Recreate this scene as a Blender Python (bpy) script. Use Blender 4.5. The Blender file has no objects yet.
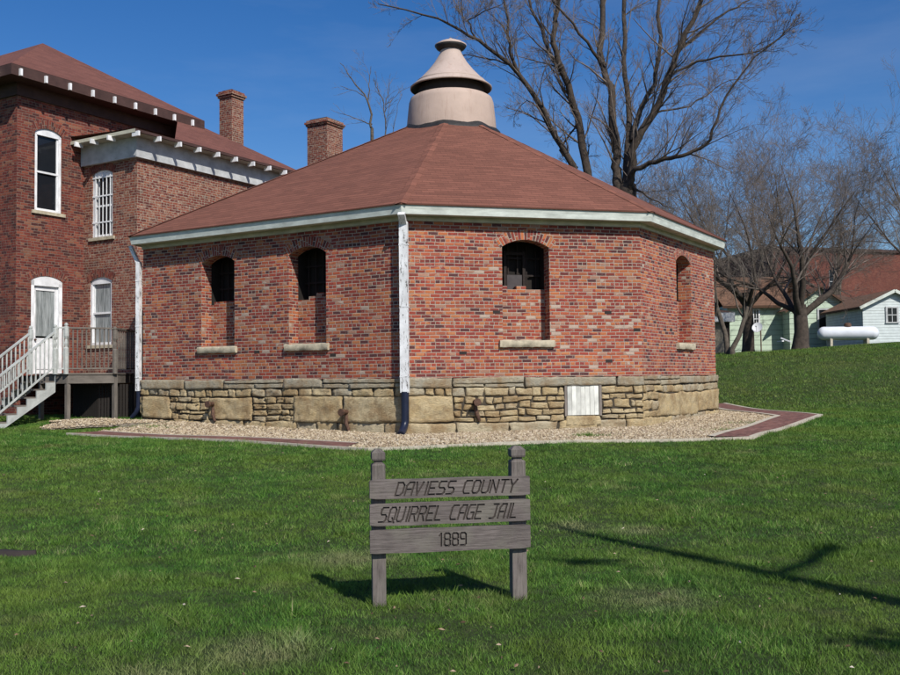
import bpy, bmesh, math, random
import numpy as np
from mathutils import Vector, Matrix, noise
R = math.radians
rnd = random.Random(7)
npr = np.random.RandomState(11)
scene = bpy.context.scene
col = scene.collection

# ------------------------------------------------------------------ camera
EYE = Vector((0, 0, 1.6)); FPX = 970.0; PITCH = math.atan(39.5/970); ROLL = 0.0105
X_ = Vector((1, 0, 0)); U_ = Vector((0, -math.sin(PITCH), math.cos(PITCH))); F_ = Vector((0, math.cos(PITCH), math.sin(PITCH)))
CR = X_*math.cos(ROLL) - U_*math.sin(ROLL); CU = X_*math.sin(ROLL) + U_*math.cos(ROLL)
cam = bpy.data.cameras.new('camera'); co = bpy.data.objects.new('camera', cam); col.objects.link(co)
co.matrix_world = Matrix(((CR.x, CU.x, -F_.x, EYE.x), (CR.y, CU.y, -F_.y, EYE.y), (CR.z, CU.z, -F_.z, EYE.z), (0, 0, 0, 1)))
cam.sensor_width = 36; cam.lens = 36*FPX/900; cam.clip_end = 5000; cam.clip_start = 0.05
scene.camera = co

def ray(px, py): return CR*((px-450)/FPX) - CU*((py-337.5)/FPX) + F_
def at(px, py, Y):
    d = ray(px, py); return EYE + d*(Y/d.y)
def hit(px, py, p, n):            # ray with a vertical plane through p (x,y) with normal n (x,y)
    d = ray(px, py); t = ((p[0]-EYE.x)*n[0]+(p[1]-EYE.y)*n[1])/(d.x*n[0]+d.y*n[1]); return EYE+d*t

# ------------------------------------------------------------------ tagging
def tag(o, label=None, cat=None, group=None, kind=None):
    if label: o['label'] = label
    if cat: o['category'] = cat
    if group: o['group'] = group
    if kind: o['kind'] = kind
    return o
def empty(name, loc, label=None, cat=None, group=None, parent=None):
    o = bpy.data.objects.new(name, None); col.objects.link(o); o.location = loc; o.empty_display_size = .2
    if parent: o.parent = parent; o.location = (0, 0, 0)
    return tag(o, label, cat, group)

# ------------------------------------------------------------------ mesh builder (world coordinates)
class MB:
    def __init__(s): s.v = []; s.f = []; s.uv = []; s.m = []; s.sm = []; s.tint = []
    def face(s, pts, uv=None, m=0, sm=False, tint=0.5):
        b = len(s.v); s.v.extend([tuple(p) for p in pts]); s.f.append(tuple(range(b, b+len(pts))))
        s.uv.extend(uv if uv else [(0, 0)]*len(pts)); s.m.append(m); s.sm.append(sm); s.tint.extend([tint]*len(pts))
    def grid(s, P, UV=None, m=0, sm=True, tint=.5, closed=False):   # P rows of points, shared vertices
        b = len(s.v); nr = len(P); nc = len(P[0])
        for r in P: s.v.extend([tuple(p) for p in r]); s.tint.extend([tint]*nc)
        for i in range(nr-1):
            for j in range(nc if closed else nc-1):
                j2 = (j+1) % nc
                s.f.append((b+i*nc+j, b+i*nc+j2, b+(i+1)*nc+j2, b+(i+1)*nc+j)); s.m.append(m); s.sm.append(sm)
                if UV: s.uv.extend([UV[i][j], UV[i][j2], UV[i+1][j2], UV[i+1][j]])
                else: s.uv.extend([(j*.1, i*.1), ((j+1)*.1, i*.1), ((j+1)*.1, (i+1)*.1), (j*.1, (i+1)*.1)])
    def box(s, c, ax, h, m=0, tint=.5, uo=None):   # oriented box: centre, 3 axes, 3 half sizes; u runs along the longest
        c = Vector(c); ax = [Vector(a).normalized() for a in ax]
        if uo is None: uo = rnd.random()*9
        L = max(range(3), key=lambda i: h[i])
        for i in range(3):
            j, k = (i+1) % 3, (i+2) % 3
            for sg in (1, -1):
                q = [(-1, -1), (1, -1), (1, 1), (-1, 1)]
                if sg < 0: q = q[::-1]
                pts = [c+ax[i]*h[i]*sg+ax[j]*h[j]*a+ax[k]*h[k]*b for a, b in q]
                if j == L or i == L and h[j] >= h[k]: uv = [(h[j]*a+uo, h[k]*b+uo*3+i) for a, b in q]
                else: uv = [(h[k]*b+uo, h[j]*a+uo*3+i) for a, b in q]
                s.face(pts, uv, m, False, tint)
    def beam(s, a, b, w, t, up=Vector((0, 0, 1)), m=0, tint=.5):   # bar from a to b; w across, t along up
        a = Vector(a); b = Vector(b); d = b-a; L = d.length; d.normalize()
        x = d.cross(up)
        if x.length < 1e-4: x = d.cross(Vector((0, 1, 0)))
        x.normalize(); y = x.cross(d)
        s.box((a+b)/2, (d, x, y), (L/2, w/2, t/2), m, tint)
    def tube(s, pts, rad, n=8, m=0, caps=True, tint=.5, sm=True):
        pts = [Vector(p) for p in pts]; rows = []; uvs = []
        if not hasattr(rad, '__len__'): rad = [rad]*len(pts)
        acc = 0; ref = None
        for i, p in enumerate(pts):
            d = (pts[min(i+1, len(pts)-1)]-pts[max(i-1, 0)]).normalized()
            if ref is None: ref = Vector((1, 0, 0)) if abs(d.x) < .8 else Vector((0, 1, 0))
            x = (ref-d*ref.dot(d)).normalized(); y = d.cross(x); ref = x
            if i: acc += (p-pts[i-1]).length
            rows.append([p+(x*math.cos(2*math.pi*k/n)+y*math.sin(2*math.pi*k/n))*rad[i] for k in range(n)])
            uvs.append([(acc, k*rad[0]*6.28/n) for k in range(n)])
        s.grid(rows, uvs, m, sm, tint, closed=True)
        if caps:
            s.face(rows[0][::-1], None, m, False, tint); s.face(rows[-1], None, m, False, tint)
    def lathe(s, c, prof, n=40, m=0, tint=.5, sm=True):
        rows = [[Vector((c[0]+r*math.cos(-2*math.pi*k/n), c[1]+r*math.sin(-2*math.pi*k/n), c[2]+z)) for k in range(n)] for r, z in prof]
        uvs = [[(k*.1, z) for k in range(n)] for r, z in prof]
        s.grid(rows[::-1], uvs[::-1], m, sm, tint, closed=True)
    def build(s, name, mats, parent=None, **tg):
        me = bpy.data.meshes.new(name); me.from_pydata(s.v, [], s.f)
        if not isinstance(mats, (list, tuple)): mats = [mats]
        for m in mats: me.materials.append(m)
        me.polygons.foreach_set('material_index', s.m); me.polygons.foreach_set('use_smooth', s.sm)
        uv = me.uv_layers.new(name='UVMap'); uv.data.foreach_set('uv', np.array(s.uv, dtype=np.float32).ravel())
        a = me.attributes.new('tint', 'FLOAT', 'POINT'); a.data.foreach_set('value', np.array(s.tint, dtype=np.float32))
        me.update()
        o = bpy.data.objects.new(name, me); col.objects.link(o)
        if parent:
            o.parent = parent; w = Matrix.Identity(4); q = parent
            t = Vector((0, 0, 0))
            while q: t += q.location; q = q.parent
            me.transform(Matrix.Translation(-t))
        return tag(o, **tg)

# ------------------------------------------------------------------ materials
class NT:
    def __init__(s, name):
        s.mat = bpy.data.materials.new(name); s.mat.use_nodes = True; s.t = s.mat.node_tree; s.n = s.t.nodes
        s.b = s.n['Principled BSDF']; s.b.inputs['Specular IOR Level'].default_value = .3
    def new(s, ty, **k):
        n = s.n.new(ty)
        for a, b in k.items(): setattr(n, a, b)
        return n
    def lk(s, a, b): s.t.links.new(a, b)
    def val(s, sock, v):
        if hasattr(v, 'links'): s.lk(v, sock)
        else: sock.default_value = v
    def math(s, op, a, b=0.0, c=None):
        n = s.new('ShaderNodeMath', operation=op); s.val(n.inputs[0], a); s.val(n.inputs[1], b)
        if c is not None: s.val(n.inputs[2], c)
        return n.outputs[0]
    def vm(s, op, a, b=(0, 0, 0)):
        n = s.new('ShaderNodeVectorMath', operation=op); s.val(n.inputs[0], a); s.val(n.inputs[1], b); return n.outputs[0]
    def coord(s, k): return s.new('ShaderNodeTexCoord').outputs[k]
    def noise(s, vec, scale, detail=4, rough=.55, out=0):
        n = s.new('ShaderNodeTexNoise'); s.lk(vec, n.inputs['Vector']); n.inputs['Scale'].default_value = scale
        n.inputs['Detail'].default_value = detail; n.inputs['Roughness'].default_value = rough; return n.outputs[out]
    def ramp(s, fac, stops, const=False):
        n = s.new('ShaderNodeValToRGB'); s.lk(fac, n.inputs[0]); e = n.color_ramp
        if const: e.interpolation = 'CONSTANT'
        while len(e.elements) < len(stops): e.elements.new(.5)
        for x, (p, c) in zip(e.elements, stops):
            x.position = p; x.color = (c, c, c, 1) if not hasattr(c, '__len__') else (*c, 1)
        return n.outputs[0]
    def mix(s, fac, a, b, mode='MIX'):
        n = s.new('ShaderNodeMix', data_type='RGBA', blend_type=mode)
        s.val(n.inputs[0], fac)
        for i, v in ((6, a), (7, b)):
            if hasattr(v, 'links'): s.lk(v, n.inputs[i])
            else: n.inputs[i].default_value = (*v, 1) if len(v) == 3 else v
        return n.outputs[2]
    def bump(s, h, strength=.5, dist=.01):
        n = s.new('ShaderNodeBump'); n.inputs['Strength'].default_value = strength; n.inputs['Distance'].default_value = dist
        s.lk(h, n.inputs['Height']); s.lk(n.outputs[0], s.b.inputs['Normal'])
    def tint(s): n = s.new('ShaderNodeAttribute', attribute_name='tint'); return n.outputs['Fac']
    def fin(s, c, rough=.8, metal=0):
        s.val(s.b.inputs['Base Color'], c if hasattr(c, 'links') else (*c, 1)); s.val(s.b.inputs['Roughness'], rough)
        s.b.inputs['Metallic'].default_value = metal
        return s.mat

def brick_mat(name, pal, mortar, bw=.225, bh=.0765, jw=.011, header=6, stain=.5, wear=.0, bstr=.8, wob=.012):
    s = NT(name); uv = s.coord('UV')
    w = s.noise(uv, 1.3, 2, .5, 1); w = s.vm('SUBTRACT', w, (.5, .5, .5)); w = s.vm('MULTIPLY', w, (wob*3, wob*3, 0))
    w2 = s.noise(uv, 28, 2, .5, 1); w2 = s.vm('SUBTRACT', w2, (.5, .5, .5)); w2 = s.vm('MULTIPLY', w2, (.012, .010, 0))
    p = s.vm('ADD', s.vm('ADD', uv, w), w2)
    sp = s.new('ShaderNodeSeparateXYZ'); s.lk(p, sp.inputs[0])
    v = s.math('DIVIDE', sp.outputs[1], bh); row = s.math('FLOOR', v); fv = s.math('SUBTRACT', v, row)
    if header:
        ish = s.math('LESS_THAN', s.math('MODULO', s.math('ADD', row, 6000.0), float(header)), .5)
        wid = s.math('MULTIPLY', s.math('SUBTRACT', 1.0, s.math('MULTIPLY', ish, .5)), bw)
    else: wid = bw
    wn = s.new('ShaderNodeTexWhiteNoise', noise_dimensions='1D'); s.lk(row, wn.inputs['W'])
    off = s.math('ADD', s.math('MULTIPLY', s.math('MODULO', s.math('ADD', row, 6000.0), 2.0), .5), s.math('MULTIPLY', wn.outputs[0], .25))
    u = s.math('ADD', s.math('DIVIDE', sp.outputs[0], wid), off); cl = s.math('FLOOR', u); fu = s.math('SUBTRACT', u, cl)
    du = s.math('MULTIPLY', s.math('MINIMUM', fu, s.math('SUBTRACT', 1.0, fu)), wid)
    dv = s.math('MULTIPLY', s.math('MINIMUM', fv, s.math('SUBTRACT', 1.0, fv)), bh)
    d = s.math('MINIMUM', du, dv)
    mr = s.new('ShaderNodeMapRange'); s.lk(d, mr.inputs[0]); mr.inputs[1].default_value = jw*.35; mr.inputs[2].default_value = jw*.8
    mask = mr.outputs[0]
    cv = s.new('ShaderNodeCombineXYZ'); s.lk(cl, cv.inputs[0]); s.lk(row, cv.inputs[1])
    wn2 = s.new('ShaderNodeTexWhiteNoise', noise_dimensions='3D'); s.lk(cv.outputs[0], wn2.inputs[0])
    reg = s.noise(uv, .55, 3, .6)
    # bricks of a like kind gather in patches
    f = s.math('ADD', s.math('MULTIPLY', wn2.outputs[0], .86), s.math('MULTIPLY', s.math('SUBTRACT', reg, .43), .8))
    n = len(pal); c = s.ramp(f, [(i/n, p_) for i, p_ in enumerate(pal)], True)
    ff = s.noise(uv, 60, 4, .7); c = s.mix(1.0, c, s.ramp(ff, [(.25, .66), (.75, 1.25)]), 'MULTIPLY')
    # pale wash of old mortar left on some bricks
    wn3 = s.noise(uv, 9, 5, .75); c = s.mix(s.ramp(wn3, [(.60-wear*.1, 0), (.72-wear*.1, .45+wear*.45)]), c, mortar)
    st = s.noise(uv, .9, 6, .7); c = s.mix(s.ramp(st, [(.5, 0), (.75, stain)]), c, (.05, .028, .025))
    big_ = s.noise(uv, .38, 5, .6); c = s.mix(1.0, c, s.ramp(big_, [(.3, .74), (.7, 1.16)]), 'MULTIPLY')
    mc = s.mix(s.noise(uv, 6, 3), tuple(x*.55 for x in mortar), tuple(min(1, x*1.15) for x in mortar))
    c = s.mix(mask, mc, c)
    h = s.math('ADD', s.math('MULTIPLY', mask, 1.0), s.math('ADD', s.math('MULTIPLY', ff, .45), s.math('MULTIPLY', wn2.outputs[0], .35)))
    s.bump(h, bstr, .009)
    return s.fin(c, .88)

def shingle_mat(name, base, tab=.31, hh=.145):
    s = NT(name); uv = s.coord('UV')
    sp = s.new('ShaderNodeSeparateXYZ'); wob = s.noise(uv, .8, 2, .5, 1)
    p = s.vm('ADD', uv, s.vm('MULTIPLY', s.vm('SUBTRACT', wob, (.5, .5, .5)), (.03, .05, 0))); s.lk(p, sp.inputs[0])
    v = s.math('DIVIDE', sp.outputs[1], hh); row = s.math('FLOOR', v); fv = s.math('SUBTRACT', v, row)
    u = s.math('ADD', s.math('DIVIDE', sp.outputs[0], tab), s.math('MULTIPLY', s.math('MODULO', s.math('ADD', row, 600.0), 2.0), .5))
    cl = s.math('FLOOR', u); fu = s.math('SUBTRACT', u, cl)
    cv = s.new('ShaderNodeCombineXYZ'); s.lk(cl, cv.inputs[0]); s.lk(row, cv.inputs[1])
    wn = s.new('ShaderNodeTexWhiteNoise', noise_dimensions='3D'); s.lk(cv.outputs[0], wn.inputs[0])
    c = s.mix(wn.outputs[0], tuple(x*.87 for x in base), tuple(x*1.13 for x in base)); wr2 = s.new('ShaderNodeTexWhiteNoise', noise_dimensions='1D'); s.lk(row, wr2.inputs['W']); c = s.mix(1.0, c, s.ramp(wr2.outputs[0], [(0, .93), (1, 1.06)]), 'MULTIPLY')
    g = s.noise(uv, 160, 3, .8); c = s.mix(1.0, c, s.ramp(g, [(.3, .6), (.7, 1.4)]), 'MULTIPLY')
    big = s.noise(uv, .35, 4, .6); c = s.mix(1.0, c, s.ramp(big, [(.3, .90), (.7, 1.08)]), 'MULTIPLY')
    slot = s.math('MULTIPLY', s.math('LESS_THAN', fu, .035), .5)
    edge = s.math('MULTIPLY', s.math('LESS_THAN', fv, .17), .72)
    gap = s.math('MAXIMUM', slot, edge)
    c = s.mix(gap, c, tuple(x*.35 for x in base))
    h = s.math('SUBTRACT', s.math('ADD', s.math('MULTIPLY', s.math('SUBTRACT', 1.0, fv), .8), s.math('MULTIPLY', g, .35)), s.math('MULTIPLY', gap, .8))
    s.bump(h, .6, .006)
    return s.fin(c, .93)

def wood_mat(name, a, b, rough=.85, peel=None, peelamt=.5, bst=.4):
    s = NT(name); uv = s.coord('UV')
    mp = s.new('ShaderNodeMapping'); s.lk(uv, mp.inputs[0]); mp.inputs['Scale'].default_value = (1.2, 22, 1)
    g = s.noise(mp.outputs[0], 3.5, 8, .72); c = s.ramp(g, [(.3, a), (.7, b)])
    big = s.noise(uv, 2.2, 4, .6); c = s.mix(1.0, c, s.ramp(big, [(.3, .7), (.7, 1.2)]), 'MULTIPLY')
    t = s.tint(); c = s.mix(1.0, c, s.ramp(t, [(0, .8), (1, 1.15)]), 'MULTIPLY')
    h = g
    if peel:
        mp2 = s.new('ShaderNodeMapping'); s.lk(uv, mp2.inputs[0]); mp2.inputs['Scale'].default_value = (1.6, 6, 1)
        k = s.ramp(s.noise(mp2.outputs[0], 2.6, 8, .78), [(peelamt, 0), (peelamt+.05, 1)])
        c = s.mix(k, c, peel); h = s.math('SUBTRACT', g, k)
    s.bump(h, bst, .004)
    return s.fin(c, rough)

def cracked(m_):
    t = m_.node_tree; b = t.nodes['Principled BSDF']; src = b.inputs['Base Color'].links[0].from_socket
    uv = t.nodes.new('ShaderNodeTexCoord'); mp = t.nodes.new('ShaderNodeMapping'); mp.inputs['Scale'].default_value = (1.1, 34, 1); n = t.nodes.new('ShaderNodeTexNoise'); n.inputs['Scale'].default_value = 2.1; n.inputs['Detail'].default_value = 5
    rr = t.nodes.new('ShaderNodeValToRGB'); e = rr.color_ramp.elements; e[0].position = .485; e[0].color = (0, 0, 0, 1); e[1].position = .5; e[1].color = (.75, .75, .75, 1); x = e.new(.515); x.color = (0, 0, 0, 1)
    n2 = t.nodes.new('ShaderNodeTexNoise'); n2.inputs['Scale'].default_value = 5; n2.inputs['Detail'].default_value = 8; r2 = t.nodes.new('ShaderNodeValToRGB'); r2.color_ramp.elements[0].position = .45; r2.color_ramp.elements[1].position = .7; r2.color_ramp.elements[1].color = (.6, .6, .6, 1)
    a = t.nodes.new('ShaderNodeMix'); a.data_type = 'RGBA'; a.inputs[7].default_value = (.05, .04, .036, 1); c = t.nodes.new('ShaderNodeMix'); c.data_type = 'RGBA'; c.inputs[7].default_value = (.17, .16, .13, 1)
    L = t.links.new; L(uv.outputs['UV'], mp.inputs[0]); L(mp.outputs[0], n.inputs['Vector']); L(n.outputs[0], rr.inputs[0]); L(uv.outputs['UV'], n2.inputs['Vector']); L(n2.outputs[0], r2.inputs[0]); L(r2.outputs[0], c.inputs[0]); L(src, c.inputs[6]); L(c.outputs[2], a.inputs[6]); L(rr.outputs[0], a.inputs[0]); L(a.outputs[2], b.inputs['Base Color']); return m_
def plain_mat(name, c, rough=.7, var=.25, scale=4, metal=0, bst=.15, coord='Object', c2=None):
    s = NT(name); q = s.coord(coord); n = s.noise(q, scale, 8, .68)
    lo = tuple(x*(1-var) for x in c); hi = c2 or tuple(min(1, x*(1+var)) for x in c)
    k = s.ramp(n, [(.3, lo), (.7, hi)]); n2 = s.noise(q, scale*11, 4, .6)
    s.bump(s.math('ADD', n, s.math('MULTIPLY', n2, .5)), bst, .01); return s.fin(k, rough, metal)

def stone_mat():
    s = NT('limestone'); q = s.coord('Object'); t = s.tint()
    c = s.ramp(t, [(0, (.36, .27, .15)), (.22, (.54, .40, .205)), (.45, (.60, .46, .245)), (.62, (.64, .52, .315)), (.8, (.43, .39, .30)), (1, (.34, .325, .27))])
    n = s.noise(q, 5, 8, .75); c = s.mix(s.ramp(n, [(.35, .0), (.68, .75)]), c, (.52, .44, .29))
    n3 = s.noise(q, 2.3, 8, .7); c = s.mix(s.ramp(n3, [(.44, 0), (.62, .75)]), c, (.30, .19, .09)); n4 = s.noise(q, 11, 8, .8); c = s.mix(s.ramp(n4, [(.56, 0), (.68, .55)]), c, (.16, .125, .085))
    mp = s.new('ShaderNodeMapping'); s.lk(q, mp.inputs[0]); mp.inputs['Scale'].default_value = (1, 1, 5)
    n2 = s.noise(mp.outputs[0], 14, 8, .7); c = s.mix(1.0, c, s.ramp(n2, [(.25, .55), (.7, 1.2)]), 'MULTIPLY')
    s.bump(s.math('ADD', n2, s.math('ADD', n, s.math('MULTIPLY', s.noise(q, 38, 5, .75), .6))), .95, .035)
    return s.fin(c, .92)

M = {}
M['brick'] = brick_mat('old_orange_red_brick', [(.15, .034, .030), (.095, .034, .034), (.21, .042, .030), (.31, .060, .036), (.23, .044, .035), (.43, .135, .054), (.29, .054, .036), (.38, .092, .046), (.43, .16, .068), (.25, .052, .036), (.38, .115, .055), (.33, .09, .05), (.36, .19, .13), (.44, .33, .26)], (.45, .38, .31), stain=.4, wear=.22, jw=.0125)
M['brick_house'] = brick_mat('soot_darkened_red_brick', [(.17, .036, .025), (.21, .050, .032), (.13, .028, .022), (.24, .068, .040), (.17, .038, .027), (.075, .022, .02), (.24, .10, .06)], (.25, .19, .15), stain=.9, wear=.3, jw=.009)
M['brick_wing'] = brick_mat('worn_red_brick', [(.19, .048, .032), (.24, .070, .042), (.15, .036, .027), (.21, .052, .034), (.27, .10, .06), (.12, .032, .026)], (.42, .35, .27), stain=.8, wear=.8, jw=.011)
M['brick_far'] = brick_mat('far_red_brick', [(.125, .036, .027), (.15, .045, .03), (.11, .031, .024), (.165, .058, .04)], (.25, .13, .10), stain=.2, jw=.010)
M['brick_path'] = brick_mat('path_brick', [(.20, .085, .068), (.165, .07, .058), (.23, .11, .088), (.14, .06, .05)], (.19, .15, .12), bw=.2, bh=.1, header=0, stain=.2, jw=.010)
M['shingle'] = shingle_mat('red_brown_shingle', (.178, .071, .048))
M['shingle_house'] = shingle_mat('dark_red_brown_shingle', (.155, .062, .047))
M['shingle_far'] = shingle_mat('brown_shingle', (.17, .095, .06))
M['white_paint'] = wood_mat('peeling_white_paint', (.62, .64, .60), (.76, .77, .74), .6, (.22, .22, .19), .60)
M['gutter_paint'] = wood_mat('grey_green_white_paint', (.50, .55, .49), (.70, .73, .68), .6, (.25, .27, .23), .63)
M['downspout_paint'] = wood_mat('badly_peeled_white_paint', (.66, .67, .68), (.80, .81, .82), .5, (.07, .06, .05), .545)
M['cream_trim'] = wood_mat('cream_frieze_paint', (.46, .45, .35), (.58, .56, .45), .7, (.25, .22, .17), .66)
M['white_clean'] = wood_mat('clean_white_paint', (.74, .75, .76), (.82, .82, .83), .5)
M['grey_paint'] = wood_mat('weathered_grey_frieze_paint', (.40, .42, .43), (.56, .57, .57), .7, (.16, .14, .12), .62)
M['dark_trim'] = wood_mat('dark_maroon_trim', (.050, .026, .022), (.085, .045, .038), .7)
M['wood'] = wood_mat('weathered_grey_wood', (.13, .11, .095), (.29, .255, .225), .9, bst=.7)
M['wood_sign'] = wood_mat('weathered_sign_wood', (.070, .058, .054), (.215, .185, .172), .85, bst=1.0); cracked(M['wood_sign'])
M['wood_deck'] = wood_mat('weathered_deck_wood', (.10, .088, .075), (.21, .185, .16), .9, bst=.6)
M['wood_pale'] = wood_mat('pale_grey_painted_wood', (.34, .36, .34), (.52, .54, .52), .8, bst=.5)
M['wood_white'] = wood_mat('whitewashed_boards', (.58, .59, .54), (.74, .74, .68), .8, (.32, .30, .24), .62)
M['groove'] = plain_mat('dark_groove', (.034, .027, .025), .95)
M['sign_groove'] = plain_mat('worn_sign_groove', (.052, .043, .039), .95)
M['stone'] = stone_mat()
M['mortar_dark'] = plain_mat('dirty_mortar', (.055, .045, .033), .95, .4, 8)
M['sill'] = plain_mat('pale_sill_stone', (.42, .37, .27), .9, .35, 7, bst=.6)
M['glass'] = plain_mat('dark_window_glass', (.012, .014, .018), .06, .2, 1, bst=.02)
M['glass_lace'] = plain_mat('lace_curtain_behind_glass', (.30, .33, .33), .35, .4, 14, bst=.1)
s = NT('lace_curtain'); mp = s.new('ShaderNodeMapping'); s.lk(s.coord('Object'), mp.inputs[0]); mp.inputs['Scale'].default_value = (14, 14, 1.2)
s.b.inputs['Specular IOR Level'].default_value = .6; M['glass_lace'] = s.fin(s.ramp(s.noise(mp.outputs[0], 1.4, 4, .6), [(.3, (.10, .12, .12)), (.7, (.42, .45, .45))]), .15)
M['iron'] = plain_mat('rusty_iron', (.055, .035, .028), .75, .5, 25, bst=.6, c2=(.16, .085, .055))
M['iron_dark'] = plain_mat('blackened_iron', (.022, .016, .014), .8, .4, 20, bst=.4)
M['dark_shade'] = plain_mat('shade_black_wood', (.018, .015, .013), .9)  # shade inside the window holes and below the deck put into the colour
M['grey_plate'] = plain_mat('dull_grey_steel', (.055, .048, .05), .6, .3, 5)
M['cupola'] = plain_mat('pinkish_painted_metal', (.46, .345, .30), .75, .13, 1.6, bst=.2)
M['cupola_cone'] = plain_mat('pinkish_grey_painted_metal', (.46, .36, .315), .7, .15, 2.2, bst=.2)
def streak_mat(name, c):
    s = NT(name); q = s.coord('Object'); mp = s.new('ShaderNodeMapping'); s.lk(q, mp.inputs[0]); mp.inputs['Scale'].default_value = (5, 5, .45)
    a = s.noise(mp.outputs[0], 1.6, 8, .72); b = s.noise(q, 1.1, 6, .6); k = s.ramp(b, [(.3, tuple(x*.86 for x in c)), (.7, tuple(x*1.08 for x in c))])
    k = s.mix(s.ramp(a, [(.52, 0), (.74, .55)]), k, (.26, .16, .115)); k = s.mix(s.ramp(s.noise(q, 9, 8, .8), [(.62, 0), (.72, .5)]), k, (.55, .48, .42))
    s.bump(s.math('ADD', b, s.math('MULTIPLY', s.noise(q, 3, 3, .5), .8)), .35, .03); return s.fin(k, .7)
M['cupola'] = streak_mat('beige_painted_sheet_metal', (.45, .345, .285)); M['cupola_cone'] = streak_mat('grey_beige_painted_sheet_metal', (.46, .365, .315))
M['tar'] = plain_mat('roofing_tar', (.022, .021, .021), .55, .5, 6, bst=.9)
M['white_bars'] = plain_mat('white_painted_bars', (.72, .74, .76), .6, .15, 9)
M['boot'] = plain_mat('dark_blue_plastic', (.012, .016, .035), .35, .3, 4)
M['concrete'] = plain_mat('pale_concrete', (.44, .40, .32), .9, .3, 9, bst=.5)
M['tank'] = plain_mat('white_tank_paint', (.70, .73, .78), .25, .12, 2, bst=.03)
M['dish'] = plain_mat('light_grey_dish', (.62, .63, .64), .4, .1, 4, bst=.03)
M['bark'] = plain_mat('grey_brown_bark', (.075, .060, .048), .95, .4, 6, bst=1.0, c2=(.15, .125, .10))
M['bark_dark'] = plain_mat('dark_bark', (.045, .036, .030), .95, .4, 6, bst=1.0, c2=(.09, .07, .056))
M['twig'] = plain_mat('twig_bark', (.11, .09, .078), .9, .35, 1.2, bst=.2, c2=(.22, .19, .165))
M['twig_dark'] = plain_mat('brown_twig_bark', (.12, .095, .08), .9, .35, 1.2, bst=.2, c2=(.23, .19, .165))
M['tan_wall'] = plain_mat('tan_shed_wall', (.30, .26, .20), .9, .2, 3)

def siding_mat(name, c, pitch=.2):
    s = NT(name); uv = s.coord('UV'); sp = s.new('ShaderNodeSeparateXYZ'); s.lk(uv, sp.inputs[0])
    v = s.math('DIVIDE', sp.outputs[1], pitch); fv = s.math('SUBTRACT', v, s.math('FLOOR', v))
    n = s.noise(uv, 3, 6, .7); k = s.ramp(n, [(.3, tuple(x*.82 for x in c)), (.7, tuple(min(1, x*1.1) for x in c))])
    k = s.mix(s.math('MULTIPLY', s.math('LESS_THAN', fv, .09), .75), k, tuple(x*.3 for x in c))
    s.bump(s.math('SUBTRACT', 1.0, fv), .8, .02); return s.fin(k, .75)
M['green_siding'] = siding_mat('pale_green_siding', (.46, .56, .44), .3)
M['shed_siding'] = siding_mat('blue_grey_white_siding', (.56, .62, .62), .15)

# ------------------------------------------------------------------ terrain
def ss(a, b, x):
    t = np.clip((np.asarray(x, dtype=float)-a)/(b-a), 0, 1); return t*t*(3-2*t)
def ground(x, y):
    x = np.asarray(x, dtype=float); y = np.asarray(y, dtype=float)
    h = .35*ss(9, 21, y)+.25*ss(21, 27, y)*(1-.5*ss(0, 8, x))
    hill = (2.02+.062*np.clip(x-12.8, -13, 14))
    h = h+hill*ss(28.5, 45.5, y)*ss(1, 12.5, x)
    h = h+.022*np.sin(x*.9+y*.35)*np.cos(y*.7)*ss(8, 12, y)*(1-ss(20, 24, y)*(1-ss(30, 33, y)))+.05*np.sin(x*.31+1.3)*np.sin(y*.4)*ss(30, 36, y)
    return h
def gz(x, y): return float(ground(x, y))

def terrain():
    xs = np.concatenate([[-2500, -900, -350, -150, -80, -50], np.arange(-36, 44, .5), [50, 60, 80, 150, 350, 900, 2500]])
    ys = np.concatenate([[-2000, -500, -100, -40, -15, -5], np.arange(-1, 52, .5), [55, 60, 75, 100, 150, 300, 700, 1500, 3500]])
    XX, YY = np.meshgrid(xs, ys); Z = ground(XX, YY)
    P = np.stack([XX, YY, Z], -1); nc = len(xs); nr = len(ys)
    v = P.reshape(-1, 3).tolist()
    f = [(i*nc+j, i*nc+j+1, (i+1)*nc+j+1, (i+1)*nc+j) for i in range(nr-1) for j in range(nc-1)]
    me = bpy.data.meshes.new('ground'); me.from_pydata(v, [], f); me.polygons.foreach_set('use_smooth', [True]*len(f))
    s = NT('lawn_soil'); q = s.coord('Object')
    a = s.noise(q, .35, 5, .6); b = s.noise(q, 7, 8, .8); d = s.noise(q, 45, 4, .7)
    c = s.ramp(a, [(.3, (.030, .052, .012)), (.7, (.055, .085, .020))]); c = s.mix(s.ramp(b, [(.52, 0), (.72, .8)]), c, (.11, .10, .045))
    c = s.mix(1.0, c, s.ramp(d, [(.2, .45), (.8, 1.6)]), 'MULTIPLY')
    s.bump(s.math('ADD', d, b), 1.0, .04); me.materials.append(s.fin(c, 1.0))
    o = bpy.data.objects.new('ground', me); col.objects.link(o); tag(o, 'green lawn rising to a low hill at the right', None, None, 'structure')
terrain()

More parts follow.
